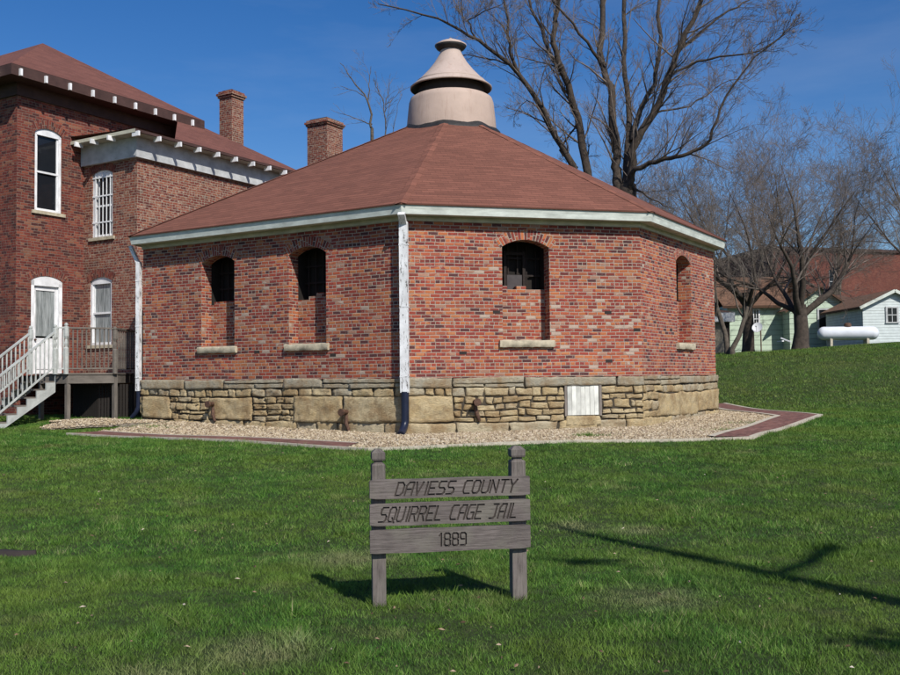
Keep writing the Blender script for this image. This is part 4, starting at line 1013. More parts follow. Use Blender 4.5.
def sash_window(P_, o_, parent, D3, N3, kind='plain'):
    a, b, zb, zs, rise = o_[:5]; zt = zs+rise; fr = .085; k = .085
    m = MB()
    for s in (a+fr/2, b-fr/2): m.box(P_(s, (zb+zs)/2, k), (Z, D3, N3), ((zs-zb)/2, fr/2, .05))
    n = 10   # arched head
    for i in range(n):
        s0 = a+(b-a)*i/n; s1 = a+(b-a)*(i+1)/n
        t0 = arch(o_, s0); t1 = arch(o_, s1); l = zs-fr
        for kk in (k-.05,): m.face([P_(s0, l, kk), P_(s1, l, kk), P_(s1, t1, kk), P_(s0, t0, kk)], [(s0, 0), (s1, 0), (s1, .2), (s0, .2)])
        m.face([P_(s0, l, k-.05), P_(s0, l, k+.05), P_(s1, l, k+.05), P_(s1, l, k-.05)])
    m.box(P_((a+b)/2, zb+.04, k), (D3, Z, N3), ((b-a)/2-fr, .04, .05))
    wn = m.build('window', M['white_clean'], parent)
    m = MB(); m.box(P_((a+b)/2, (zb+.08+zs-fr)/2, k+.03), (Z, D3, N3), ((zs-fr-zb-.08)/2, (b-a)/2-fr, .006)); m.build('pane', M['glass_lace' if kind == 'lace' else 'glass'], wn)
    m = MB(); zm = zb+.08+(zs-fr-zb-.08)*.5; m.box(P_((a+b)/2, zm, k), (D3, Z, N3), ((b-a)/2-fr, .028, .03))
    w_ = .022
    for s in (a+fr+w_, b-fr-w_): m.box(P_(s, (zb+.08+zs-fr)/2, k+.005), (Z, D3, N3), ((zs-fr-zb-.08)/2, w_, .02))
    m.build('sash', M['white_clean'], wn)
    m = MB(); m.box(P_((a+b)/2, zb-.05, -.03+.08), (D3, Z, N3), ((b-a)/2+.10, .048, .11)); m.build('sill', M['sill'], wn)
    return wn
sash_window(PW1, o_up, house, V3, U3)
wn1 = sash_window(PWL, o_w1, house, U3, -V3); wn2 = sash_window(PWL, o_w2, house, U3, -V3, 'lace')
m = MB(); a, b, zb, zs = o_w1[:4]
for i in range(5): s = a+(b-a)*(i+.8)/5.6; m.beam(PWL(s, zb+.02, .02), PWL(s, zs+.05, .02), .022, .022, U3)
for z_ in (zb+.45, zb+1.25, zs-.1): m.beam(PWL(a+.004, z_, .02), PWL(b-.004, z_, .02), .028, .04, Z)
m.build('window_bars', M['white_bars'], wn1)
# door
a, b, zb, zs, rise = o_door[:5]; m = MB(); fr = .11
for s in (a+fr/2, b-fr/2): m.box(PW1(s, (zb+zs)/2, .07), (Z, V3, U3), ((zs-zb)/2, fr/2, .06))
for i in range(10):
    s0 = a+(b-a)*i/10; s1 = a+(b-a)*(i+1)/10; m.face([PW1(s0, zs-.16, .01), PW1(s1, zs-.16, .01), PW1(s1, arch(o_door, s1), .01), PW1(s0, arch(o_door, s0), .01)], [(s0, 0), (s1, 0), (s1, .3), (s0, .3)])
m.face([PW1(a, zs-.16, .01), PW1(a, zs-.16, .13), PW1(b, zs-.16, .13), PW1(b, zs-.16, .01)])
dr = m.build('door', M['white_clean'], house, label='white front door with a lace-curtained pane and arched head')
m = MB(); dz1 = zs-.16; dmid = zb+1.05; w_ = (b-a)/2-fr
m.box(PW1((a+b)/2, (zb+dmid)/2, .10), (Z, V3, U3), ((dmid-zb)/2, w_, .02)); m.box(PW1((a+b)/2, (zb+dmid)/2, .075), (Z, V3, U3), ((dmid-zb)/2-.14, w_-.12, .012))
for s in (a+fr+.05, b-fr-.05): m.box(PW1(s, (dmid+dz1)/2, .10), (Z, V3, U3), ((dz1-dmid)/2-.003, .05, .02))
m.box(PW1((a+b)/2, dz1-.07, .10), (V3, Z, U3), (w_-.103, .06, .02)); m.build('door_leaf', M['white_clean'], dr)
m = MB(); m.box(PW1((a+b)/2, (dmid+dz1)/2-.03, .11), (Z, V3, U3), ((dz1-dmid)/2-.09, w_-.1, .006)); m.build('pane', M['glass_lace'], dr)
m = MB(); m.tube([PW1(a+fr+.07, zb+1.0, .08), PW1(a+fr+.07, zb+1.0, .02)], [.02, .03], 10); m.build('door_knob', M['iron'], dr)
for (P_, v0_) in ((None, 0),):
    for zz in (6.6, 2.4):
        oo = (3.2, 4.2, zz, zz+2.2, .14, .12); Pq = (lambda s, z, k=0: h3(-10+s, k, z)); sash_window(Pq, oo, house, U3, -V3)

def chimney(c, w, z0, z1, ang_u, parent, name='chimney'):
    m = MB(); a = Vector((math.cos(ang_u), math.sin(ang_u), 0)); b = Vector((-a.y, a.x, 0))
    def blk(h, za, zb_, uo):
        cs = [c-a*h-b*h, c+a*h-b*h, c+a*h+b*h, c-a*h+b*h]
        for i in range(4):
            p, q = cs[i], cs[(i+1) % 4]
            m.face([(p.x, p.y, za), (q.x, q.y, za), (q.x, q.y, zb_), (p.x, p.y, zb_)], [(uo+i*3, za), (uo+i*3+2*h, za), (uo+i*3+2*h, zb_), (uo+i*3, zb_)])
        m.face([(p.x, p.y, zb_) for p in cs], [(0, 0), (.1, 0), (.1, .1), (0, .1)]); m.face([(p.x, p.y, za) for p in cs[::-1]], [(0, 0), (.1, 0), (.1, .1), (0, .1)])
    blk(w/2, z0, z1-.24, 0); blk(w/2+.045, z1-.238, z1-.16, 20); blk(w/2+.085, z1-.158, z1-.08, 30); blk(w/2+.03, z1-.078, z1, 40)
    ch = m.build(name, M['brick_wing'], parent)
    m = MB(); m.box((c.x, c.y, z1+.03), (a, b, Z), (w/2-.08, w/2-.08, .028)); m.build('flue_top', M['groove'], ch)
# chimney on the wing roof
cp = at(231.5, 120, 34.6); zt_ = at(231.5, 93, 34.6).z
chimney(Vector((cp.x, cp.y, 0)), .60, 8.9, zt_, R(TH0), house)
# lower rear range behind the jail with its own chimney
rear = MB()
r0, r1, q0, q1 = -2.0, 1.6, 9.2, 19.0
m = MB()
cs = [hp(r0, q0), hp(r1, q0), hp(r1, q1), hp(r0, q1)]
for i in range(4): wall(m, cs[i], cs[(i+1) % 4], 0, 6.5, [], 0, i*20)
m.build('rear_wall', M['brick_wing'], house)
hip(r0-.4, r1+.4, q0-.2, q1+.4, 6.6, 1.1, M['shingle_house'], 'rear_roof', house, .15, 50)
cp = at(325, 140, 38.5); zt_ = at(325, 122, 38.5).z
chimney(Vector((cp.x, cp.y, 0)), 1.0, 5.5, zt_, R(TH0), house)
print('chimney2', cp, 'rear corner', hp(r1, q1))

# ------------------------------------------------------------------ porch deck and stairs
deck = empty('wooden_porch', (-10, 25.6, .6), 'weathered grey wooden porch with railings and stairs at the house door', 'porch')
DZ = 1.80
c1 = at(66, 377, 25.1); c2 = at(115, 377, 25.7); c3 = at(134, 377, 27.3)
q0 = Vector((c1.x-.15, c1.y)); 
K1 = Vector((c1.x, c1.y)); K2 = Vector((c2.x, c2.y)); K3 = Vector((c3.x, c3.y))
K0 = K1-UU*.95-Vector((0.1, 0))      # outer stair-side corner
K5 = hp(.03, .05); K4 = hp(.03, WV0-.03); K45 = hp(WU-.2, WV0-.03)
poly = [K0, K1, K2, K3, K45, K4, K5]
m = MB(); m.face([(p.x, p.y, DZ) for p in poly], [(p.dot(UU), p.dot(VV_)) for p in poly]); m.face([(p.x, p.y, DZ-.04) for p in poly[::-1]])
for i in range(3):
    p, q = poly[i], poly[i+1]; m.face([(p.x, p.y, DZ-.04), (q.x, q.y, DZ-.04), (q.x, q.y, DZ), (p.x, p.y, DZ)], [(0, 0), (1, 0), (1, .04), (0, .04)])
m.build('deck_floor', M['wood_deck'], deck)
def v3(p, z): return Vector((p.x, p.y, z))
def inset(p): c = Vector((-9.8, 26.6)); return p+(c-p).normalized()*.05
for a, b in ((K0, K1), (K1, K2), (K2, K3)):
    m = MB(); m.beam(v3(inset(a), DZ-.155), v3(inset(b), DZ-.155), .04, .22); m.build('rim_beam', M['wood_deck'], deck)
for p in (K1, K2, K0, K3):
    q = inset(p); m = MB(); m.box((q.x, q.y+.05, (DZ-.05+gz(q.x, q.y)-.1)/2), (Z, U3, V3), ((DZ-.05-gz(q.x, q.y)+.1)/2, .05, .05)); m.build('support_post', M['wood_deck'], deck)
def newel(p, z0, zt, w=.055, mat='wood_pale'):
    m = MB(); prof = [(z0, w), (z0+.5*(zt-z0), w), (z0+.53*(zt-z0), w*.55), (z0+.6*(zt-z0), w*.75), (z0+.68*(zt-z0), w*.5), (z0+.74*(zt-z0), w), (zt-.10, w), (zt-.09, w*.5), (zt-.06, w*.75), (zt-.02, w*.7), (zt, w*.15)]
    m.lathe((p.x, p.y, 0), [(r*1.2, z) for z, r in prof][::1], 8, sm=False); m.build('newel_post', M[mat], deck)
def railing(a, b, za, zb, h, mat, n, name='railing', off=0):
    m = MB(); m.beam(v3(a, za+h), v3(b, zb+h), .075, .04); r = m.build(name, M[mat], deck)
    m = MB(); m.beam(v3(a, za+.12), v3(b, zb+.12), .05, .035); m.build('bottom_rail', M[mat], r)
    for i in range(n):
        t = (i+.5)/n; p = a.lerp(b, t); z = za+(zb-za)*t; m = MB(); k = .017
        m.tube([(p.x, p.y, z+.13), (p.x, p.y, z+.3), (p.x, p.y, z+.36), (p.x, p.y, z+.5), (p.x, p.y, z+.62), (p.x, p.y, z+.7), (p.x, p.y, z+h-.01)], [k*1.2, k*1.2, k*.8, k*1.2, k*.8, k*1.2, k*1.2], 6, sm=False)
        m.build('baluster', M[mat], r)
RH = 1.18
newel(K1, DZ-.02, DZ+RH+.13); newel(K2, DZ-.02, DZ+RH+.05, mat='wood_deck')
N2 = K1-UU*.42-Vector((0.02, .05)); 
railing(K1, K2, DZ, DZ, RH, 'wood_deck', 11); railing(K2, K3, DZ, DZ, RH, 'wood_deck', 10)
# stairs go down towards the viewer's left, along -V
S0 = Vector((at(55, 377, 24.95).x, 24.95)); ST = -VV_; w_s = 1.0
SL = S0-UU*w_s
newel(S0, DZ-.02, DZ+RH+.08); newel(SL, DZ-.02, DZ+RH+.08)
railing(S0, K1, DZ, DZ, RH, 'wood_pale', 2)
drop = DZ-gz(-11, 23); nst = 7; run = .27; rise = drop/nst
for k in range(nst-1):
    c = S0-UU*w_s/2+ST*(run*(k+.5)); z = DZ-rise*(k+1)
    m = MB(); m.box(v3(c, z-.02), (U3, V3, Z), (w_s/2-.02, run/2+.02, .02)); m.build('stair_tread', M['wood_deck'], deck)
for q in (S0, SL):
    m = MB(); a = q+ST*0; b = q+ST*(run*nst); pts = []
    n3 = U3*.02
    # saw-toothed stringer
    up = []; 
    for k in range(nst):
        up.append((run*k, DZ-rise*(k+1)+.0)); up.append((run*(k+1), DZ-rise*(k+1)+.0))
    lowp = [(run*nst, DZ-rise*nst-.05), (run*nst-.3, DZ-rise*nst-.05), (0, DZ-.48)]
    pr = [(0, DZ-.02)]+[(0, up[0][1])]+up[1:]
    pr = [(0, up[0][1])]+up[1:]+lowp
    # as quads between the sawtooth and the lower line
    def lowz(t): return max(DZ-.48-(t/(run*nst-.3))*(drop-.43), DZ-drop-.05)
    for k in range(nst):
        t0, t1 = run*k, run*(k+1); z = DZ-rise*(k+1)-.04
        for sg in (-1, 1):
            f = [v3(q+ST*t0, lowz(t0))+n3*sg, v3(q+ST*t1, lowz(t1))+n3*sg, v3(q+ST*t1, z)+n3*sg, v3(q+ST*t0, z)+n3*sg]
            m.face(f, [(t0*1.2, 0), (t1*1.2, 0), (t1*1.2, .3), (t0*1.2, .3)])
        m.face([v3(q+ST*t0, z)+n3, v3(q+ST*t1, z)+n3, v3(q+ST*t1, z)-n3, v3(q+ST*t0, z)-n3]); m.face([v3(q+ST*t0, z)+n3, v3(q+ST*t0, z)-n3, v3(q+ST*t0, z+rise)-n3, v3(q+ST*t0, z+rise)+n3])
        m.face([v3(q+ST*t0, lowz(t0))+n3, v3(q+ST*t1, lowz(t1))+n3, v3(q+ST*t1, lowz(t1))-n3, v3(q+ST*t0, lowz(t0))-n3])
    m.build('stringer', M['wood_pale'], deck)
    e = q+ST*(run*(nst-1)); railing(q, e, DZ+.06, DZ-rise*(nst-1)+.06, RH-.16, 'wood_pale', 13, 'stair_railing')
    newel(e+ST*.05, gz(e.x, e.y)-.05, DZ-rise*(nst-1)+RH, .05)
m = MB()   # cross framing under the deck
for t in (.2, .5, .8): p = K0.lerp(K5, t); q = K3.lerp(K4, t); m.beam(v3(p, DZ-.14), v3(q, DZ-.14), .04, .18)
m.build('joist', M['wood_deck'], deck)
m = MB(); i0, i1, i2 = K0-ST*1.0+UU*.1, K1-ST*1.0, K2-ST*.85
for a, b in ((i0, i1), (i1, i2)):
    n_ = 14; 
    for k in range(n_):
        p = a.lerp(b, (k+.5)/n_); m = MB(); L_ = (b-a).length; m.box(v3(p, (DZ-.3+gz(p.x, p.y))/2), (Z, Vector(((b-a).x, (b-a).y, 0)), Vector((-(b-a).y, (b-a).x, 0))), ((DZ-.3-gz(p.x, p.y))/2, L_/n_/2-.008, .01)); m.build('shade_skirt_board', M['dark_shade'], deck)  # near-black boards carry the shade below the deck in their colour
m = MB(); # stone footing pad below stair
m.box(v3(S0+ST*(run*nst+.1)-UU*.5, gz(-11, 23)+.01), (U3, V3, Z), (.65, .3, .05)); m.build('footing_slab', M['concrete'], deck)

# ------------------------------------------------------------------ trees
class Tree:
    def __init__(s, seed): s.r = random.Random(seed); s.tr = []; s.cr = []
    def grow(s, p, d, L, r, lev, maxlev, spread=.7, up=.12, dens=1.0, r_end=.25, wob=.15):
        n = 11 if lev == 1 else 4 ; pts = [p.copy()]; rad = [r]; d = d.normalized(); st = L/n; rr = s.r
        for i in range(n):
            d = (d+Vector((rr.gauss(0, wob), rr.gauss(0, wob), rr.gauss(0, wob)+up*.35))).normalized()
            p = p+d*st; pts.append(p.copy()); rad.append(max(.0045, r*(1-(1-r_end)*(i+1)/n)**(1.3 if lev == 1 else 1)))
            if lev < maxlev and (lev != 1 or i >= 3):
                nb = [2.4, 1.5, 1.4, 1.25, 1.1][min(lev, 4)] if i > 0 or lev > 0 else 0
                nb = int(nb*dens+rr.random())
                for _ in range(nb):
                    a = rr.uniform(.35, 1.0)*spread; az = rr.uniform(0, 6.283)
                    x = d.cross(Vector((.3, .2, 1))).normalized(); y = d.cross(x)
                    nd = (d*math.cos(a)+(x*math.cos(az)+y*math.sin(az))*math.sin(a)+Vector((0, 0, up))).normalized()
                    s.grow(p-d*st*rr.random(), nd, L*(rr.uniform(.30, .62)*(1-.25*i/n) if lev == 1 else rr.uniform(.38, .68)*(1-.35*i/n)), min(rad[-1]*rr.uniform(.4, .62), .5*L/30 if lev > 1 else 9), lev+1, maxlev, spread, up, dens, .3, wob)
        (s.tr if lev < 2 else s.cr).append((pts, rad, 8 if r > .08 else (5 if r > .025 else 3)))
    def stem(s, pts, r0, r1, maxlev=4, twL=2.6, twd=1.0, spread=.8, up=.1):
        """hand-placed limb with side branches grown from it"""
        rr = s.r; P = []; n = len(pts)
        for i in range(n-1):
            a, b = pts[i], pts[i+1]; a0 = pts[max(i-1, 0)]; b1 = pts[min(i+2, n-1)]
            for k in range(4):
                t = k/4; P.append(.5*((2*a)+(b-a0)*t+(2*a0-5*a+4*b-b1)*t*t+(3*a-a0-3*b+b1)*t**3)+Vector((rr.gauss(0, .04), rr.gauss(0, .04), rr.gauss(0, .03))))
        P.append(pts[-1]); m = len(P); rad = [.80*(r0+(r1-r0)*(i/(m-1))**.8) for i in range(m)]
        s.tr.append((P, rad, 9))
        for i in range(int(m*.22), m):
            d = (P[min(i+1, m-1)]-P[i-1]).normalized(); t = i/(m-1)
            for _ in range(int(1.15*twd+rr.random())):
                a = rr.uniform(.5, 1.1)*spread; az = rr.uniform(0, 6.283); x = d.cross(Vector((.3, .2, 1))).normalized(); y = d.cross(x)
                nd = (d*math.cos(a)+(x*math.cos(az)+y*math.sin(az))*math.sin(a)+Vector((0, 0, up))).normalized()
                s.grow(P[i], nd, twL*rr.uniform(.55, 1.35)*(1-.45*t), min(.05, max(.014, rad[i]*rr.uniform(.22, .42))), 2, maxlev, .75, up, .9, .3)
    def build(s, name, base, label, group=None, mats=('bark', 'twig')):
        root = empty(name, base, label, 'tree', group)
        for lst, nm, mt in ((s.tr, 'trunk', mats[0]), (s.cr, 'crown', mats[1])):
            Vs = []; Fs = []; off = 0
            for pts, rad, k in lst:
                P = np.array([tuple(p) for p in pts]); n = len(P); d = np.gradient(P, axis=0); d /= np.linalg.norm(d, axis=1)[:, None]+1e-9
                ref = np.array([.31, .22, .92]) if abs(d[0][2]) < .8 else np.array([.9, .3, .1])
                x = np.cross(d, ref); x /= np.linalg.norm(x, axis=1)[:, None]+1e-9; y = np.cross(d, x)
                th = np.arange(k)*2*math.pi/k; rr = np.array(rad)[:, None, None]
                ring = P[:, None]+(x[:, None]*np.cos(th)[None, :, None]+y[:, None]*np.sin(th)[None, :, None])*rr
                Vs.append(ring.reshape(-1, 3)); i = np.arange(n-1)[:, None]*k; j = np.arange(k)[None]; j2 = (j+1) % k
                Fs.append((np.stack([i+j, i+j2, i+k+j2, i+k+j], -1)+off).reshape(-1, 4)); off += n*k
            if not Vs: continue
            o = np_mesh(nm, np.concatenate(Vs)-np.array(tuple(root.location)), np.concatenate(Fs), M[mt], None, True, 4); o.parent = root
        return root
def A3(Y, *pp):
    out = []
    for q in pp: out.append(at(q[0], q[1], Y+(q[2] if len(q) > 2 else 0)))
    return out
# leaning tree right of the cupola
t = Tree(3); Y = 42
g = at(592, 300, Y); gb = Vector((g.x, g.y, gz(g.x, g.y)-.2)); 
t.tr.append(([gb, gb+Vector((-.05, 0, 2.5)), at(588, 215, Y)], [.34, .28, .23], 12))
t.stem(A3(Y, (588, 218), (587, 173), (578, 118), (564, 77, -.6), (555, 44, -1), (558, 9, -1), (561, -25, -1.4)), .27, .10, 5)
t.stem(A3(Y, (586, 205), (572, 166, -.3), (549, 124, -.8), (519, 74, -1.4), (478, 41, -2), (439, 19, -2.5), (378, 4, -3)), .24, .025, 5, 3.0, 1.1)
t.stem(A3(Y, (519, 74, -1.4), (509, 44, -1.8), (506, 0, -2), (500, -30, -2)), .11, .04, 5, 2.2)
t.stem(A3(Y, (478, 41, -2), (469, 21, -2.4), (501, 5, -3)), .055, .02, 5, 1.6, .7)
t.stem(A3(Y, (512, 66, -1.2), (490, 58, -.8), (463, 55, -.5)), .055, .02, 4, 1.4, .7)
t.stem(A3(Y, (564, 77, -.6), (545, 40, .4), (530, 0, 1), (522, -30, 1.5)), .12, .05, 5, 2.4)
t.stem(A3(Y, (578, 118), (566, 140, .6), (560, 150, 1), (577, 168, .3)), .04, .09, 4, 1.2, .4)
t.stem(A3(Y, (549, 124, -.8), (528, 100, -.2), (514, 118, 0)), .04, .015, 4, 1.2, .6)
t.build('bare_tree', gb, 'tall bare leaning tree directly behind the cupola, its limb reaching left over it', None, ('bark_dark', 'twig_dark'))
# many-stemmed tree above the right roof slope
t = Tree(8); Y = 41
g = at(628, 300, Y); gb = Vector((g.x, g.y, gz(g.x, g.y)-.2))
t.tr.append(([gb, gb+Vector((0, 0, 2.3)), at(627, 185, Y)], [.66, .50, .40], 14))
t.stem(A3(Y, (619, 200), (617, 175), (616, 154), (611, 95), (602, 65, .6), (604, 0, 1), (606, -30, 1)), .30, .12, 5, 2.8)
t.stem(A3(Y, (602, 65, .6), (580, 33, 0), (550, -3, -.6)), .10, .05, 5, 2.4)
t.stem(A3(Y, (626, 200), (626, 175), (630, 119, 1), (624, 59, 1.6), (624, -20, 2)), .24, .10, 5, 2.8)
t.stem(A3(Y, (630, 200), (633, 150, -.6), (654, 113, -1), (669, 74, -1.3), (681, 44, -1.6), (702, -2, -2), (712, -30, -2)), .26, .09, 5, 2.9)
t.stem(A3(Y, (633, 140, .4), (640, 110, .8), (658, 74, 1), (660, 0, 1.4), (662, -30, 1.6)), .17, .08, 5, 2.8)
t.stem(A3(Y, (630, 190, -.3), (636, 169, -.8), (663, 160, -1.6), (688, 153, -2.2), (710, 139, -2.6), (725, 98, -3), (755, 59, -3.4), (785, 34, -3.8)), .17, .02, 5, 2.6)
t.stem(A3(Y, (669, 74, -1.3), (707, 59, -2), (758, 50, -3), (785, 32, -3.5)), .08, .018, 5, 2.4)
t.stem(A3(Y, (681, 48, -1.6), (728, 12, -1), (752, -2, -.6)), .08, .03, 5, 2.4)
t.stem(A3(Y, (654, 113, -1), (690, 105, .6), (722, 84, 1.4), (748, 78, 2)), .06, .015, 5, 2.0)
t.stem(A3(Y, (631, 186, -.2), (648, 196, -.8), (668, 207, -1)), .08, .02, 4, 1.4, .6)
t.stem(A3(Y, (663, 160, -1.6), (668, 140, -1.2), (666, 118, -1)), .045, .015, 4, 1.2, .6)
t.build('bare_tree', gb, 'large many-stemmed bare tree rising behind the right slope of the jail roof', None, ('bark_dark', 'twig_dark'))
# small sapling above the left roof slope
t = Tree(5); Y = 58
g = at(373, 300, Y); gb = Vector((g.x, g.y, gz(g.x, g.y)-.2))
t.tr.append(([gb, at(373, 200, Y), at(372, 128, Y)], [.2, .16, .1], 8))
t.stem(A3(Y, (372, 128), (368, 100), (352, 80), (340, 63, .5)), .10, .02, 4, 1.6, .35)
t.stem(A3(Y, (368, 100), (370, 80), (371, 66)), .05, .015, 4, 1.4, .35)
t.stem(A3(Y, (372, 125), (354, 118), (336, 112)), .05, .012, 3, 1.2, .3)
t.stem(A3(Y, (366, 98), (352, 90), (340, 86)), .035, .012, 3, 1.0, .3)
t.stem(A3(Y, (385, 150), (385, 110), (378, 90), (374, 80)), .06, .012, 4, 1.2, .35); t.stem(A3(Y, (385, 112), (388, 95), (389, 82)), .04, .012, 3, 1.2, .35)
t.stem(A3(Y, (386, 106), (396, 96), (404, 88)), .03, .01, 3, .9, .3); t.stem(A3(Y, (392, 150), (396, 112), (402, 94)), .03, .01, 3, .9, .3)
t.build('bare_tree', gb, 'small thin bare tree showing above the left slope of the jail roof')

def auto_tree(seed, px, Y, H, limbs, trunk_r, trunk_h, spread, label, py=None, lean=(0, 0), maxlev=4, mats=('bark', 'twig'), limbL=.62, dens=1.0, ang=(.35, .95), group=None):
    t = Tree(seed); rr = t.r; b = at(px, 340, Y); b.z = gz(b.x, b.y)-.15
    top = b+Vector((lean[0], lean[1], trunk_h)); t.tr.append(([b, b+Vector((0, 0, .4)), b.lerp(top, .5)+Vector((rr.gauss(0, .08), 0, 0)), top+Vector((0, 0, .3))], [trunk_r*1.35, trunk_r*1.05, trunk_r*.92, trunk_r*.8], 12))
    for k in range(limbs):
        az = 6.283*k/limbs+rr.uniform(-.4, .4); a = rr.uniform(*ang); d = Vector((math.cos(az)*math.sin(a), math.sin(az)*math.sin(a), math.cos(a)))
        t.grow(b.lerp(top, rr.uniform(.8, 1.0)), d, H*limbL*rr.uniform(.8, 1.1), trunk_r*rr.uniform(.36, .55), 1, maxlev, spread*1.15, .055, dens, .05, .14)
    return t.build('bare_tree', b, label, group, mats)
auto_tree(21, 800.5, 46.5, 11.5, 8, .37, 2.0, .85, 'spreading dark bare tree with a thick trunk on the hill beside the tank', maxlev=5, mats=('bark_dark', 'twig_dark'), limbL=.62, ang=(.3, 1.2), dens=1.08)
auto_tree(22, 748, 50, 12.5, 6, .30, 3.0, .7, 'upright dark bare tree on the hill behind the satellite dish', maxlev=5, mats=('bark_dark', 'twig_dark'), limbL=.58, ang=(.2, .9), dens=.98)
auto_tree(23, 727, 44, 8.5, 3, .12, 2.2, .6, 'slim pale bare tree leaning left beside the jail corner on the hill', lean=(-.5, 0), maxlev=5, limbL=.66, ang=(.1, .6), dens=.7)
auto_tree(24, 732, 43.6, 7.5, 3, .11, 2.0, .6, 'slim pale bare tree leaning right beside the jail corner on the hill', lean=(.75, 0), maxlev=5, limbL=.66, ang=(.1, .6), dens=.7)
auto_tree(25, 694, 60, 15, 6, .34, 3.4, .7, 'hazy bare tree whose crown fills the gap just right of the roof edge', maxlev=5, mats=('bark', 'twig_dark'), limbL=.62, ang=(.15, .75))
auto_tree(26, 768, 66, 16.5, 6, .36, 4.0, .7, 'tall bare tree behind the pale green house', maxlev=5, mats=('bark', 'twig_dark'), limbL=.62, ang=(.1, .65))
auto_tree(27, 838, 74, 15.5, 5, .34, 3.5, .75, 'bare tree in front of the red brick building', maxlev=5, mats=('bark', 'twig_dark'), limbL=.62, ang=(.2, .8), dens=1.05)
auto_tree(28, 935, 58, 15.5, 6, .36, 3.5, .75, 'bare tree reaching into view at the right edge above the shed', maxlev=5, mats=('bark', 'twig'), limbL=.62, ang=(.2, .9))
auto_tree(29, 655, 75, 15.5, 5, .32, 3.5, .7, 'distant bare tree low behind the right end of the roof', maxlev=5, mats=('bark', 'twig'), limbL=.60, ang=(.15, .7), dens=.8)

# the bare snag behind the viewer that throws the long shadow over the lawn
AZI = R(29.5); EL = R(42)
SD = Vector((math.sin(AZI)*math.cos(EL), -math.cos(AZI)*math.cos(EL), math.sin(EL)))   # towards the sun
def off_ground(gx, gy, hgt): L = hgt/math.tan(EL); return Vector((gx+math.sin(AZI)*L, gy-math.cos(AZI)*L, hgt))
t = Tree(40)
# snag stands at a fixed foot; heights follow from where its shadow falls
foot = off_ground(.95, 10.6, 10.5); foot.z = 0
def on_trunk(gy): h = (gy-foot.y)*math.tan(EL)/math.cos(AZI); return Vector((foot.x, foot.y, h))
tp = [foot, on_trunk(3), on_trunk(6), on_trunk(7.7), on_trunk(8.6), on_trunk(9.8), on_trunk(10.6)]
t.tr.append(([p+Vector((rnd.gauss(0, .015), 0, 0)) for p in tp], [.20, .165, .135, .122, .11, .08, .02], 10))
def limb(h0y, gx, gy, h, r0, r1, n=6):
    a = on_trunk(h0y); b = off_ground(gx, gy, h); pts = [a.lerp(b, k/n)+Vector((rnd.gauss(0, .02), rnd.gauss(0, .02), 0)) for k in range(n+1)]
    t.tr.append((pts, [r0+(r1-r0)*k/n for k in range(n+1)], 7)); return pts
p = limb(7.75, 3.5, 8.95, 8.9, .05, .085); 
p = limb(8.9, 1.9, 9.1, 8.4, .03, .02)
c = off_ground(1.1, 8.42, 7.4)
p = limb(7.0, 1.2, 8.35, 6.9, .012, .012)
for k in range(34):
    q = off_ground(1.08+rnd.gauss(0, .12), 8.42+rnd.gauss(0, .05), 7.4+rnd.uniform(-.1, .1)); t.cr.append(([q, q+Vector((rnd.uniform(-.25, .25), rnd.uniform(-.1, .1), rnd.uniform(-.1, .1)))], [.035, .02], 4))
for k in range(34):
    q = off_ground(2.60+rnd.gauss(0, .12), 5.82+rnd.gauss(0, .08), 5.6+rnd.uniform(-.1, .1)); t.cr.append(([q, q+Vector((rnd.uniform(-.25, .25), rnd.uniform(-.1, .1), rnd.uniform(-.1, .1)))], [.035, .02], 4))
p = limb(5.0, 2.60, 5.82, 5.6, .03, .03)
t.build('bare_tree', foot, 'thin bare tree outside the picture that casts the long branched shadow across the lawn')

